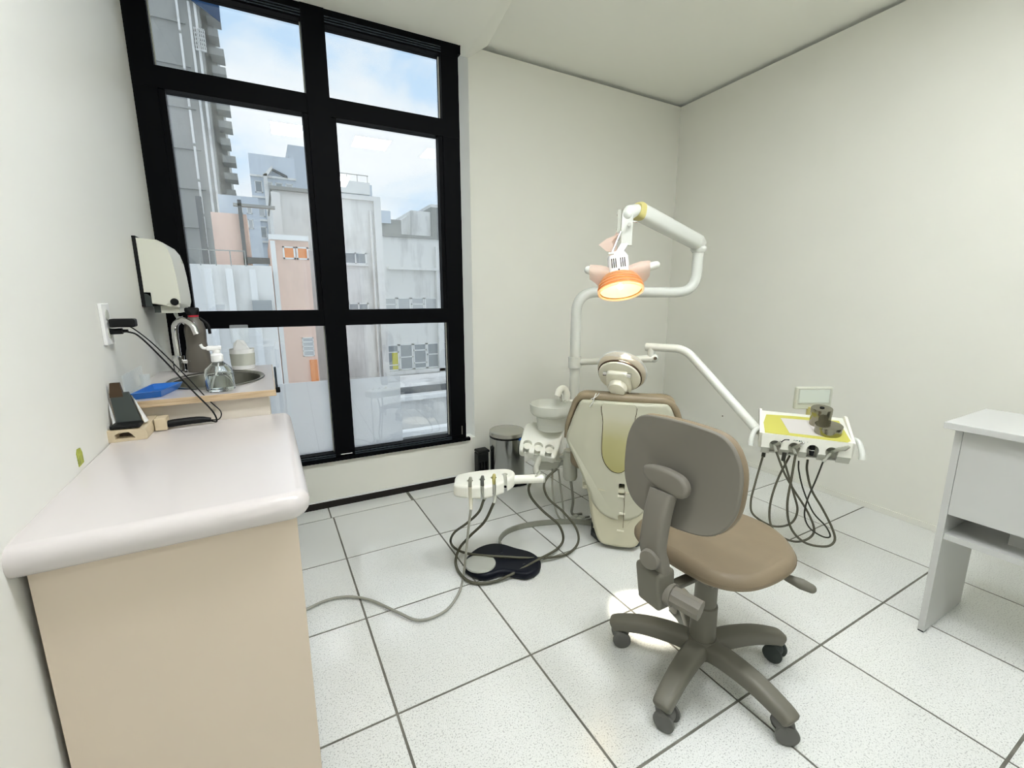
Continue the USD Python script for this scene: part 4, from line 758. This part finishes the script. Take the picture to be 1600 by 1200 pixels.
# ------------------------------------------------------------------ delivery unit on its arm
da = math.radians(-56); ta = V(math.cos(da), math.sin(da), 0); tb = V(-math.sin(da), math.cos(da), 0)
tc = V(2.063, 1.035, .702); TW, TD, tilt = .34, .27, math.radians(9.5)
tbs = tb * math.cos(tilt) + UP * math.sin(tilt); tn = np.cross(ta, tbs)
def Tp(a, b, z=0.0): return tc + ta * a + tbs * b + tn * z             # on the tray top
du = thing('delivery_unit', 'white instrument tray on a long bent arm, near the right wall', 'dental unit', tc)
prof_o = [(0.0, 0.0), (0.0, -.068), (.020, -.097), (.060, -.100), (.24, -.060), (.275, -.040), (.285, -.015), (.272, .002)]
def body(x0, x1, prof):
    m = prism(prof, x1 - x0); T_ = np.eye(4); T_[:3, 0], T_[:3, 1], T_[:3, 2], T_[:3, 3] = tbs, UP, ta, tc + ta * x0
    m.apply_transform(T_)
    if m.volume < 0: m.invert()
    return m
PK = (-.115, -.040, .030, .100)
def pocket_cut(x):
    c_ = Tp(x, .014, -.062); ax_ = (tb * 1.0 + UP * .30)
    return cat(aim(trimesh.creation.cylinder(.0235, .075, sections=28), c_, ax_), )
main = body(-TW / 2, TW / 2, prof_o)
pk = []
for x in PK:
    pk.append(aim(trimesh.creation.cylinder(.0235, .09, sections=28), Tp(x, .005, -.050), tb * .95 + UP * .30))
    pk.append(hull([tuple(Tp(x + s * .020, b, z)) for s in (-1, 1) for b in (-.02, .034) for z in (-.055, -.16)]))
trb = cut(main, *pk)
du.part('tray_body', trb, 'unit', smooth=30)
for x in PK:
    du.part('pocket', hull([tuple(Tp(x + .0232 * math.cos(t), .036 + .004 * k, -.038 + .0232 * math.sin(t))) for t in np.linspace(0, math.pi, 9) for k in (0, 1)] + [tuple(Tp(x + s * .0205, .036 + .004 * k, -.085)) for s in (-1, 1) for k in (0, 1)]), 'pocket', 'grey instrument pocket')
du.part('underside', body(-TW / 2 + .004, TW / 2 - .004, [(.024, -.0985), (.060, -.1015), (.24, -.0615), (.24, -.0605), (.060, -.0995), (.024, -.0965)]) if True else None, 'unit_grey', 'grey underside')
du.part('front_lip', cut(hull([tuple(Tp(x, 0, 0) + tb * b + UP * z) for x in (-TW / 2 + .001, TW / 2 - .001) for b, z in ((-.0016, -.066), (.019, -.0988), (.024, -.090), (.004, -.066))]), *pk), 'unit_grey', 'grey lower lip')
for s in (-1, 1):
    du.part('side_cheek', hull([tuple(Tp(s * (TW / 2 + .0), b, z) + ta * s * k) for k in (0.0, .011) for b, z in ((.006, -.002), (.02, -.082), (.05, -.086), (.20, -.055), (.255, -.030), (.275, .000), (.266, .016), (.235, .024), (.18, .016), (.08, .004))]), 'unit', smooth=30)
for s in (-1, 1):
    hp = spline([Tp(s * .176, .075, -.014), Tp(s * .192, .062, -.010), Tp(s * .204, .044, -.022), Tp(s * .212, .020, -.052), Tp(s * .213, .010, -.076)], 6)
    du.part('handle', tube(hp, np.linspace(.010, .0125, len(hp)), 14), 'pipe', smooth=60)
em = []
for x0, z0, wd, hh in ((-.046, -.018, .006, .003), (-.038, -.020, .004, .006), (-.033, -.018, .005, .004), (-.026, -.021, .007, .007), (-.018, -.019, .005, .005), (-.011, -.021, .006, .006), (.006, -.019, .003, .004)):
    em.append(hull([tuple(Tp(x0 + dx_, 0, 0) + UP * (z0 + dz_) - tb * k_) for dx_, dz_ in ((0, 0), (wd, .001), (wd * .7, hh), (.001, hh * .8)) for k_ in (.0002, .0009)]))
M['emblem'] = plain('emblem_print', (0.05, 0.12, 0.11), 0.5, 0.3)
du.part('emblem', cat(*em), 'emblem', 'small dark teal printed emblem', kind='stuff')
arm = rounded([(1.885, 1.845, 1.043), (1.975, 1.650, 1.046), (2.040, 1.250, .690)], .06, 8)
du.part('arm', tube(arm, .0225, 18), 'pipe', smooth=60)
du.part('arm_joint', cat(rod((1.898, 1.815, .965), (1.898, 1.815, 1.05), .022), rod((1.650, 2.150, .935), (1.905, 1.800, .982), .020, r2=.021), spheres_hull([((1.905, 1.800, .982), .024)])), 'pipe', smooth=50)
du.part('joint_screw', aim(lathe([(0, 0), (.010, 0), (.009, .004), (0, .004)], 16), V(1.903, 1.790, .985) - cf * .018, -cf), 'chrome')
du.part('arm_clamp', lathe([(0.0, .90), (.040, .90), (.040, .965), (0.0, .965)], 24, (1.632, 2.172, 0)), 'pipe', smooth=40)
du.part('tray_bracket', hull([(2.030, 1.265, .700), (2.05, 1.245, .700), (2.03, 1.265, .665), (2.05, 1.245, .665)] + [tuple(Tp(-.17, b, z)) for b in (.10, .14) for z in (-.03, -.055)]), 'unit_grey')
vw = Tp(.02, .30, .0)
vx = ta; vz = tb * math.sin(0.05) * 0 + UP
viewer = du.part('film_viewer', placed(rbox(.178, .112, .022, r=.006), V(2.345, 1.170, .828), V(.866, -.50, 0), UP, V(-.50, -.866, 0)), 'viewer', 'cream film viewer on a short stem')
viewer.part('screen', placed(rbox(.146, .066, .004, r=.0015), V(2.345, 1.170, .838) + V(-.50, -.866, 0) * .0105, V(.866, -.50, 0), UP, V(-.50, -.866, 0)), 'viewer_screen', 'pale screen')
viewer.part('screen_frame', placed(cut(rbox(.158, .078, .004, r=.0015), box(.148, .068, .02)), V(2.345, 1.170, .838) + V(-.50, -.866, 0) * .0108, V(.866, -.50, 0), UP, V(-.50, -.866, 0)), 'unit_grey', 'grey screen frame')
viewer.part('stem', hull([(2.325, 1.182, .785), (2.365, 1.158, .785), (2.325, 1.182, .735), (2.365, 1.158, .735), (2.31, 1.155, .785), (2.35, 1.131, .785), (2.31, 1.155, .735), (2.35, 1.131, .735)]), 'yellowed')
# papers and cans on the tray
yo = [Tp(-.160, .006, .0012), Tp(.150, .002, .0012), Tp(.164, .020, .0012), Tp(.150, .235, .0012), Tp(-.02, .240, .0012), Tp(-.150, .225, .0012), Tp(-.164, .12, .0012)]
single('paper', hull(yo + [p + tn * .0008 for p in yo]), 'paper_yellow', 'yellow paper liner covering the dental instrument tray', 'paper', smooth=False)
wo = [Tp(-.062, .030, .0024), Tp(.070, .030, .0024), Tp(.060, .205, .0024), Tp(-.090, .195, .0024)]
single('paper', hull(wo + [p + tn * .0008 for p in wo]), 'paper_white', 'small white paper sheet lying on the yellow tray liner', 'paper', smooth=False)
def can(c_, r_, h_, label, hole_):
    k = thing('instrument_can', label, 'can', c_)
    k.part('body', aim(lathe([(0, 0), (r_ * .98, 0), (r_, .003), (r_, h_ * .70), (0, h_ * .70)], 36), c_, tn), 'can', smooth=40)
    k.part('lid', aim(lathe([(0, h_ * .70), (r_ * 1.03, h_ * .70), (r_ * 1.03, h_ * .97), (r_ * .99, h_), (r_ * .5, h_ * 1.005), (0, h_ * 1.005)], 36), c_, tn), 'can', smooth=40)
    if hole_: k.part('lid_knob', aim(lathe([(0, 0), (.010, 0), (.009, .004), (0, .004)], 16), c_ + tn * h_, tn), 'rubber', 'dark lid knob')
can(Tp(.066, .165, .0026), .042, .084, 'tall round metal can on the yellow tray liner', True)
can(Tp(.088, .078, .0026), .052, .040, 'low wide round metal can in front of the taller can on the tray', False)
# handpieces hanging in the pockets
def handpiece(x, path, label, r_, mat, tip):
    k = thing('handpiece', label, 'dental handpiece', Tp(x, .014, -.055))
    p1, p2, p3 = Tp(x, .012, -.062), Tp(x + .010, -.006, -.044), Tp(x + .022, -.014, -.028)
    k.part('body', tube(spline([np.array(path[0]), p1, p2, p3], 5), np.linspace(.0062, .0075, 16), 12), 'pocket', 'grey instrument body', smooth=60)
    if tip == 'hook': k.part('tip', tube(spline([p3, Tp(x + .034, -.019, -.012), Tp(x + .052, -.020, -.009)], 5), .0021, 8), 'rubber', 'thin hooked black tip')
    elif tip == 'ring': k.part('tip', spheres_hull([(p3, .0068), (Tp(x + .030, -.018, -.016), .0058)]), 'chrome', 'chrome tip')
    elif tip == 'head': k.part('tip', spheres_hull([(p3, .008), (Tp(x + .040, -.020, -.022), .008), (Tp(x + .052, -.022, -.008), .0065)]), 'pocket', 'grey angled head')
    k.part('hose', tube(spline(path, 8), r_, 10), mat, 'looped hose', smooth=60)
lead = thing('tray_hose', 'single grey hose looping under the left end of the instrument tray', 'hose', HOSE_D1[0])
lead.part('hose', tube(spline(HOSE_D1, 8), .0048, 10), 'hose', smooth=60)
lead.part('end_sleeve', cat(rod(V(*HOSE_D1[0]) + V(0, 0, -.012), V(*HOSE_D1[0]) + V(.004, 0, .026), .0085), rod(V(*HOSE_D1[-1]) + V(0, 0, -.012), V(*HOSE_D1[-1]) + V(.004, 0, .026), .0085)), 'hose_dark')
handpiece(PK[0], HOSE_D2, 'instrument with a hooked black tip in the leftmost pocket of the tray', .0048, 'hose', 'hook')
handpiece(PK[1], HOSE_D3, 'instrument with a bright chrome tip in the second pocket of the tray', .0051, 'hose', 'ring')
handpiece(PK[3], HOSE_D4, 'instrument with an angled grey head in the rightmost pocket of the tray', .0034, 'hose_dark', 'head')
pg = thing('hose_plug', 'black plug seated in the third pocket of the instrument tray', 'plug', Tp(PK[2], .012, -.06))
pg.part('plug', tube([Tp(PK[2], .016, -.040), Tp(PK[2], .010, -.066), Tp(PK[2], .004, -.084)], [.011, .0105, .007], 14), 'rubber')
pg.part('ring', tube([Tp(PK[2], .012, -.058), Tp(PK[2], .011, -.062)], [.0122, .0122], 14), 'chrome', 'chrome ring')

# ------------------------------------------------------------------ assistant's holder, low on the left
ah = thing('instrument_holder', 'white rounded instrument holder on a short arm, hanging low in front of the steel bin', 'instrument holder', (.82, 1.77, .47))
bo = smooth_outline([(.690, 1.802), (.676, 1.760), (.735, 1.702), (.80, 1.676), (.87, 1.680), (.945, 1.712), (.984, 1.765), (.972, 1.815), (.90, 1.848), (.80, 1.868), (.725, 1.860)], 6)
hb_ = plate(bo, .062, .014, 4, z0=.438)
slots_ = []
SL = ((.752, 1.765), (.806, 1.752), (.862, 1.745), (.925, 1.755))
nd = V(-.42, -.91, 0)
for px_, py_ in SL:
    slots_ += [trimesh.creation.cylinder(.014, .2, sections=24).apply_translation((px_, py_, .47)), hull([tuple(V(px_, py_, z) + nd * t + V(-nd[1], nd[0], 0) * s * .008) for z in (.40, .54) for t in (0, .12) for s in (-1, 1)])]
ah.part('holder_body', cut(hb_, *slots_), 'unit', smooth=35)
ah.part('arm', rod((.955, 1.745, .470), (1.105, 1.702, .462), .021), 'unit', smooth=40)
ah.part('arm_end', rod((1.103, 1.703, .462), (1.110, 1.701, .462), .0215), 'unit_grey', 'grey arm end')
ah.part('arm_link', tube(rounded([(1.09, 1.71, .462), (1.16, 1.86, .44), (1.34, 2.10, .40)], .06), .016, 12), 'unit_grey', smooth=50)
ah.part('clip', tube(spline([(1.06, 1.70, .482), (1.075, 1.69, .500), (1.085, 1.70, .505), (1.08, 1.72, .485)], 4), .003, 6), 'unit_grey')
def suction(name_, path, sl, label, r_, mat, tipm, tiplabel):
    px_, py_ = sl; k = thing('suction_handpiece', label, 'dental handpiece', (px_, py_, .47))
    k.part('tip', tube([V(px_, py_, .470), V(px_, py_, .494), V(px_ + .002, py_, .508), V(px_ + .003, py_, .517)], [.010, .0105, .0085, .006], 14), tipm, tiplabel, smooth=60)
    k.part('body', tube([V(px_, py_, .475), V(px_, py_, .455) + nd * .004, V(*path[0]) + V(0, 0, -.05), V(*path[1]) + V(0, 0, -.004)], [.0095, .0100, .0095, .007], 14), 'cream' if mat == 'hose_pale' else 'unit_grey', 'pale instrument body', smooth=60)
    k.part('hose', tube(spline(path[1:], 8), r_, 10), mat, 'hose', smooth=60)
suction('a', HOSE_A1, SL[0], 'pale instrument hanging straight down in the leftmost slot of the low holder', .0058, 'hose_pale', 'pocket', 'grey tip')
suction('b', HOSE_A2, SL[1], 'instrument with a dark grey tip in the second slot of the low holder', .0062, 'hose', 'wheel', 'dark grey tip')
suction('c', HOSE_A3, SL[2], 'instrument with an olive tip in the third slot of the low holder', .0066, 'hose', 'yellowed', 'olive tip')
sl4 = single('leaf_debris', hull([(1.02, 2.02, .001), (1.08, 2.03, .001), (1.10, 2.0, .001), (1.04, 1.985, .001), (1.06, 2.01, .004)]), 'rubber', 'x', 'x') if False else None

# ------------------------------------------------------------------ foot control
fc = thing('foot_control', 'navy foot control on the floor with a round grey pedal and a flat grey cable', 'foot pedal', (.90, 1.80, 0))
po = smooth_outline(PEDAL, 4)
fc.part('body', plate(po, .040, .016, 4, z0=.0005), 'pedal', smooth=50)
fc.part('pedal_disc', lathe([(0.0, .040), (.074, .040), (.076, .043), (.074, .049), (.05, .053), (0.0, .055)], 40, (.812, 1.800, 0)), 'pedal_disc', 'round grey pedal', smooth=50)
fc.part('marking', cat(*[move(box(.012, .0025, .0006), (x, y, .0402)) for x, y in ((.95, 1.84), (.96, 1.78), (1.0, 1.70), (1.05, 1.73))]), 'unit_grey', 'small pale marking')
bl = spline([V(*p) for p in BELT], 8)
fc.part('cable', sweep(bl + V(0, 0, .017), np.array([[.015, .005], [.015, -.005], [-.015, -.005], [-.015, .005]]), up=UP), 'belt', 'flat grey cable', smooth=40)

# ------------------------------------------------------------------ bin and the box beside it
bn_ = thing('pedal_bin', 'round steel pedal bin with a blue liner, right of the window', 'bin', (1.452, 2.715, 0))
bn_.part('body', lathe([(0.0, .012), (.124, .012), (.126, .016), (.126, .350), (.122, .350), (.120, .02), (0.0, .02)], 56, (1.452, 2.715, 0)), 'steel_bin', smooth=40)
bn_.part('base_ring', lathe([(0.0, 0.0), (.128, 0.0), (.130, .004), (.130, .016), (0.0, .016)], 56, (1.452, 2.715, 0)), 'rubber', 'black base ring')
bn_.part('inner_ring', lathe([(.118, .344), (.1275, .344), (.1275, .358), (.118, .358)], 56, (1.452, 2.715, 0)), 'rubber', 'black ring')
bn_.part('lid', lathe([(.1, .358), (.128, .358), (.129, .361), (.128, .384), (.118, .392), (.06, .396), (0.0, .397)], 56, (1.452, 2.715, 0)), 'steel', smooth=35)
bn_.part('liner', tube([V(1.452 + .1285 * math.cos(t), 2.715 + .1285 * math.sin(t), .346 + .004 * math.sin(5 * t)) for t in np.linspace(-1.35, -.30, 14)], .0065, 8), 'blue_bag', 'blue bag edge')
bn_.part('pedal', cat(rbox(.065, .05, .010, (1.500, 2.592, .012), .003), rod((1.50, 2.60, .012), (1.49, 2.64, .02), .006)), 'rubber', 'black foot pedal')
bb = thing('scrub_holder', 'small black slotted holder on the floor left of the steel bin', 'holder', (1.275, 2.775, 0))
bb.part('body', cut(rbox(.085, .075, .235, (1.275, 2.775, .118), .010), *[box(.013, .2, .11, (1.245 + .024 * k, 2.70, .115)) for k in range(3)]), 'rubber')
bb.part('inner', rbox(.060, .04, .12, (1.275, 2.785, .115), .004), 'wheel_dark')
bb.part('cap', rbox(.090, .080, .020, (1.279, 2.775, .244), .008), 'rubber')

# ------------------------------------------------------------------ desk on the right
dk = thing('desk', 'plain white desk with a boxed front and low shelf at the right edge', 'desk', (2.37, -.1, 0))
dk.part('side_panel', bx((2.190, .574, 0.006), (2.556, .595, .842)), 'desk')
dk.part('side_panel', bx((2.190, -.70, 0.006), (2.556, -.679, .842)), 'desk')
dk.part('top', rbox(.412, 1.345, .024, (2.362, -.052, .855), .002), 'desk')
dk.part('front_panel', bx((2.192, -.679, .512), (2.210, .573, .842)), 'desk')
dk.part('bottom_panel', bx((2.210, -.679, .512), (2.54, .573, .528)), 'desk')
dk.part('inner_panel', bx((2.300, -.679, .43), (2.312, .43, .512)), 'desk')
dk.part('shelf', bx((2.200, -.679, .408), (2.548, .574, .430)), 'desk')
dk.part('back_panel', bx((2.538, -.679, .43), (2.550, .45, .842)), 'desk')
for y in (.585, -.69):
    for x in (2.205, 2.535): dk.part('foot', bx((x - .014, y - .009, 0), (x + .014, y + .009, .006)), 'rubber', 'black foot')
# ------------------------------------------------------------------ the street outside
def building(name, label, x0, x1, y0, y1, z1, mat, z0=-12.0, cat_='building'):
    t = thing(name, label, cat_, ((x0 + x1) / 2, (y0 + y1) / 2, z0)); t.part('wall', bx((x0, y0, z0), (x1, y1, z1)), mat, smooth=False); return t
def window(t, x0, x1, z0, z1, y, panes=2, mat='bld_window', fw=.07, rails=()):
    fr = [bx((x0, y - .06, z0), (x1, y + .02, z0 + fw)), bx((x0, y - .06, z1 - fw), (x1, y + .02, z1)), bx((x0, y - .06, z0), (x0 + fw, y + .02, z1)), bx((x1 - fw, y - .06, z0), (x1, y + .02, z1))]
    for k in range(1, panes): xm = x0 + (x1 - x0) * k / panes; fr.append(bx((xm - fw / 2, y - .06, z0), (xm + fw / 2, y + .02, z1)))
    for zz in rails: fr.append(bx((x0, y - .06, zz - fw / 2), (x1, y + .02, zz + fw / 2)))
    f_ = t.part('window', cat(*fr), 'bld_frame', smooth=False); f_.part('pane', bx((x0 + .01, y - .03, z0 + .01), (x1 - .01, y + .01, z1 - .01)), mat, smooth=False); return f_
struct('ground', bx((-80, 4, -12.5), (120, 140, -12.0)), 'roof_grey', 'street far below')
# grey tower at the left
tw = building('tower', 'tall grey tower block with stacked balconies, seen through the left panes', -16, -3.9, 80, 95, 64, 'bld_grey')
tw.part('wing', bx((-3.9, 84, -12), (-2.55, 95, 64)), 'bld_grey', smooth=False)
for k, z in enumerate(np.arange(9.2, 58, 2.34)):
    out = -1.55 if k % 3 else -2.0
    tw.part('balcony', bx((-3.2, 81.5, z), (out, 84.5, z + .95)), 'bld_grey', smooth=False)
for x, za, zb in ((-5.0, 8, 40), (-4.3, 6, 47)):
    tw.part('pipe', rod((x, 79.85, za), (x, 79.85, zb), .16), 'bld_white')
tw.part('grille', cat(*[bx((-4.7 + .22 * k, 79.5, 34.4), (-4.62 + .22 * k, 79.9, 37.0)) for k in range(6)] + [bx((-4.75, 79.5, 34.3 + .5 * k), (-3.5, 79.9, 34.42 + .5 * k)) for k in range(6)]), 'bld_white', 'pale balcony grille', kind='stuff')
tw.part('awning', hull([(-8.0, 79.2, 42.0), (-1.5, 79.2, 38.2), (-1.3, 79.2, 46), (-8.0, 79.2, 48), (-8.0, 79.45, 42.0), (-1.5, 79.45, 38.2), (-1.3, 79.45, 46), (-8.0, 79.45, 48)]), 'bld_navy', 'dark blue awning')
for k in range(9):
    tw.part('ledge', bx((-16, 79.7, 6 + 5.2 * k), (-5.6, 80, 6.18 + 5.2 * k)), 'bld_grey', smooth=False)
for k in range(8):
    tw.part('fin', bx((-6.4, 79.5, 4 + 4.6 * k), (-6.15, 80, 8.2 + 4.6 * k)), 'bld_white', smooth=False)
# far blocks on the skyline
e2 = building('apartment_building', 'pale far apartment building with a sloping shadow painted on its top floor, right of the grey tower', 0.1, 5.4, 70, 82, 19.6, 'bld_blue')
for j, z in enumerate((9.2, 11.9, 14.9)):
    for k in range(4 if j == 2 else 3):
        window(e2, .5 + 1.2 * k, 1.35 + 1.2 * k, z, z + 1.45, 70, 1, 'bld_window_pale' if (j + k) % 2 else 'bld_window', .1)
for z in (8.6, 11.3, 14.2, 16.8): e2.part('ledge', bx((.05, 69.6, z), (5.4, 70, z + .22)), 'bld_white', smooth=False)
e2.part('pier', bx((1.55, 69.3, 5), (2.0, 70, 17.2)), 'bld_white', smooth=False)
e2.part('brace', hull([(1.5, 69.3, 16.9), (2.0, 69.3, 16.9), (2.7, 69.3, 18.3), (2.7, 69.3, 17.9), (1.5, 69.9, 16.9), (2.0, 69.9, 16.9), (2.7, 69.9, 18.3), (2.7, 69.9, 17.9)]), 'bld_white', smooth=False)
e2.part('roof_shadow_bar', hull([(2.6, 69.4, 18.0), (4.4, 69.4, 17.2), (4.4, 69.4, 16.95), (2.6, 69.4, 17.75), (2.6, 69.9, 18.0), (4.4, 69.9, 17.2), (4.4, 69.9, 16.95), (2.6, 69.9, 17.75)]), 'bld_dark', 'dark sloping bar for the angled shadow')  # dark bar built in place of the angled shadow on the facade
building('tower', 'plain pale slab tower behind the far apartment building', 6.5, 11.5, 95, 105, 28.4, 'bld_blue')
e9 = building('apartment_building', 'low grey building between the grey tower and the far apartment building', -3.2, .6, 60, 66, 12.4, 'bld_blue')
for k in range(2):
    for j in range(2): window(e9, -1.5 + .9 * k, -1.0 + .9 * k, 9.0 + 1.6 * j, 10.0 + 1.6 * j, 60, 1, 'bld_window_pale', .08)
# stained white blocks across the street
e4 = building('apartment_building', 'white stained building behind the salmon one, cut by the window mullion', 1.1, 4.3, 32, 42, 7.75, 'bld_white')
e4.part('coping', bx((1.0, 31.7, 7.75), (4.3, 42, 7.95)), 'bld_grey', smooth=False)
e4.part('pilaster', bx((1.02, 31.7, -12), (1.5, 32, 7.6)), 'bld_white', smooth=False)
e5 = building('apartment_building', 'white building with a drainpipe and two small windows, in the right panes', 3.6, 6.45, 28, 38, 7.05, 'bld_white')
e5.part('coping', bx((3.5, 27.8, 6.85), (6.55, 28.2, 7.1)), 'bld_white', smooth=False)
e5.part('drainpipe', rod((5.95, 27.85, -12), (5.95, 27.85, 6.3), .07), 'bld_white')
e5.part('pilaster', bx((6.15, 27.75, -12), (6.55, 28, 6.9)), 'bld_white', smooth=False)
window(e5, 4.35, 5.6, 3.28, 3.95, 28, 2); window(e5, 4.4, 5.55, .62, 1.05, 28, 2)
e5.part('sill', bx((4.3, 27.8, 3.18), (5.66, 28, 3.28)), 'bld_white', smooth=False)
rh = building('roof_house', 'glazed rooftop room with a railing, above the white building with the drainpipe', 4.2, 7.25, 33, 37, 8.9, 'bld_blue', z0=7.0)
window(rh, 4.3, 7.0, 7.35, 8.15, 33, 4, 'bld_window', .08)
rh.part('parapet', bx((4.2, 32.7, 8.2), (7.05, 33, 8.95)), 'bld_white', smooth=False)
rh.part('railing', cat(rod((4.2, 32.8, 9.4), (7.0, 32.8, 9.4), .025), *[rod((4.3 + .66 * k, 32.8, 8.9), (4.3 + .66 * k, 32.8, 9.4), .02) for k in range(5)]), 'bld_grey')
e10 = building('apartment_building', 'small grey building peeping out between the two white ones', 8.9, 12.2, 44, 50, 8.6, 'bld_grey')
e10.part('roof_shed', bx((9.6, 43.8, 8.2), (11.2, 44, 9.3)), 'bld_blue', smooth=False)
e6 = building('apartment_building', 'long white wall with a weathered top and two rows of windows', 6.9, 14.6, 36, 44, 6.1, 'bld_white')
e6.part('coping', bx((6.9, 35.8, 6.0), (14.6, 36.1, 6.2)), 'bld_grey', smooth=False)
e6.part('ledge', bx((8.7, 35.5, 3.52), (14.6, 36, 3.72)), 'bld_white', smooth=False)
e6.part('buttress', bx((12.6, 35.6, -12), (13.1, 36, 5.4)), 'bld_white', smooth=False)
for k in range(5):
    x0 = 8.25 + 1.13 * k
    window(e6, x0, x0 + 1.05, .38, 1.36, 36, 1, 'bld_window_pale', .08, (.85,) if k % 2 == 0 else ())
for k in range(5):
    x0 = 8.2 + 1.16 * k
    window(e6, x0, x0 + 1.1, -4.45, -2.35, 36, 1, 'bld_window', .09, ((-2.95, -4.0), (-3.4,), (-2.9, -3.95), (-3.3,), (-2.9, -4.0))[k])
e6.part('curtain', bx((8.75, 35.955, -4.4), (9.2, 35.985, -2.95)), 'bld_yellow', 'yellow curtain', smooth=False)
e6.part('sill', bx((8.0, 35.6, -4.75), (14.4, 36, -4.5)), 'bld_white', smooth=False)
e7 = building('apartment_building', 'white block with one side coloured grey for shade, rising over the weathered wall', 15.0, 17.2, 50, 60, 10.7, 'bld_white')
e7.part('shade_side_wall', bx((17.2, 49.8, -12), (18.7, 60, 11.2)), 'bld_grey', smooth=False)  # the shade of this side is put into the grey render colour
e7.part('low_wing', hull([(x, y, z) for y in (51, 60) for x, z in ((13.0, -12), (15.0, -12), (15.0, 10.4), (13.0, 8.8))]), 'bld_white', smooth=False)
for k in range(3): window(e7, 13.3 + .55 * k, 13.65 + .55 * k, 6.9 + .25 * k, 7.6 + .25 * k, 51, 1, 'bld_window', .05)
window(e7, 15.7, 16.8, 5.6, 7.0, 50, 1, 'bld_frame', .1)
e8 = building('apartment_building', 'narrow white block with tiny windows at the right edge of the window', 22.4, 27.5, 65, 72, 14.6, 'bld_white')
for j in range(5): window(e8, 23.2 + .0 * j, 24.0, 1.2 + 2.5 * j, 2.0 + 2.5 * j, 65, 1, 'bld_window', .08)
window(e8, 23.1, 24.6, 13.3, 14.1, 65, 2, 'bld_window', .08)
# salmon house and white walls seen low through the left panes
sa = building('house', 'salmon-painted house with orange shutters, seen low through the left panes', .50, 1.98, 22, 29, 3.95, 'bld_salmon')
sa.part('cornice', bx((.45, 21.8, 3.75), (1.98, 22, 3.95)), 'bld_frame', smooth=False)
for k in range(2): window(sa, .95 + .52 * k, 1.42 + .52 * k, 2.98, 3.50, 22, 1, 'bld_orange', .06)
window(sa, 1.38, 1.85, -1.25, -.40, 22, 1, 'bld_window_pale', .04, (-.6, -.8, -1.0))
sa.part('shutter', bx((1.62, 21.9, -2.6), (1.92, 22, -1.42)), 'bld_orange', 'orange shutter', smooth=False)
sa.part('pilaster', bx((.50, 21.85, -12), (.68, 22, 3.7)), 'bld_frame', smooth=False)
window(sa, .80, 1.9, .35, .80, 22, 2, 'bld_window', .06)
s2 = building('house', 'salmon terrace wall with dark bars for window reflections beside the grey tower', -1.75, -.30, 26, 30, 5.3, 'bld_salmon')
for x, w_ in ((-.62, .16), (-2.25, .22)): s2.part('reflection_bar', bx((x, 25.7, 2.9), (x + w_, 26, 5.9)), 'bld_dark', 'dark bar for a reflection in the glass', smooth=False)  # dark uprights stand in for frame reflections in the window glass
s2.part('beam', bx((-.62, 25.7, 3.0), (.75, 26, 3.28)), 'bld_dark', 'dark crossbar for a reflection in the glass', smooth=False)  # dark crossbar imitating the same reflection
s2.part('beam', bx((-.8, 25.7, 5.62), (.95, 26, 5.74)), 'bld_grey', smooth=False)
lw = building('house', 'low white roof wall with a thin railing, below the grey tower', -4.0, .42, 20, 23, 2.55, 'bld_white')
lw.part('railing', cat(rod((-2.3, 19.9, 3.05), (-.4, 19.9, 3.05), .02), *[rod((-2.3 + .47 * k, 19.9, 2.5), (-2.3 + .47 * k, 19.9, 3.05), .018) for k in range(5)]), 'bld_grey')
for x in (-1.75, -1.1, -.35): lw.part('pier', bx((x, 19.8, -12), (x + .22, 20, 2.4)), 'bld_frame', smooth=False)
lw.part('vent_block', bx((-.35, 19.6, .6), (.30, 20, 1.25)), 'bld_window', 'blue-grey vent unit', smooth=False)
# low roofs at the foot of the right pane
lr_ = building('roof_terrace', 'white stained parapets and grey roofs low in the bottom right pane', 4.0, 9.5, 18, 24, -2.85, 'bld_white')
lr_.part('cap', bx((4.0, 17.8, -2.85), (9.5, 18.1, -2.68)), 'bld_frame', smooth=False)
lr_.part('dark_band', bx((4.0, 18.4, -2.68), (9.5, 18.6, -2.42)), 'bld_dark', 'dark band', smooth=False)
lr_.part('cap', bx((3.4, 15.4, -3.62), (8.5, 15.8, -3.44)), 'bld_frame', smooth=False)
lr_.part('parapet', bx((3.4, 15.5, -12), (8.5, 15.8, -3.62)), 'bld_grey', smooth=False)
lr_.part('roof', bx((2.6, 9.5, -12), (7.5, 15.4, -4.0)), 'roof_grey', smooth=False)
cor = []
for k in range(14): cor.append(rod((3.75 + .09 * k, 11.6, -3.55), (3.95 + .09 * k, 13.0, -3.35), .045, 8))
lr_.part('corrugated_roof', cat(*cor), 'roof_white', 'white corrugated roof', kind='stuff')
lr_.part('roof_box', bx((2.9, 11.0, -4.0), (3.5, 11.8, -3.6)), 'bld_grey', smooth=False)
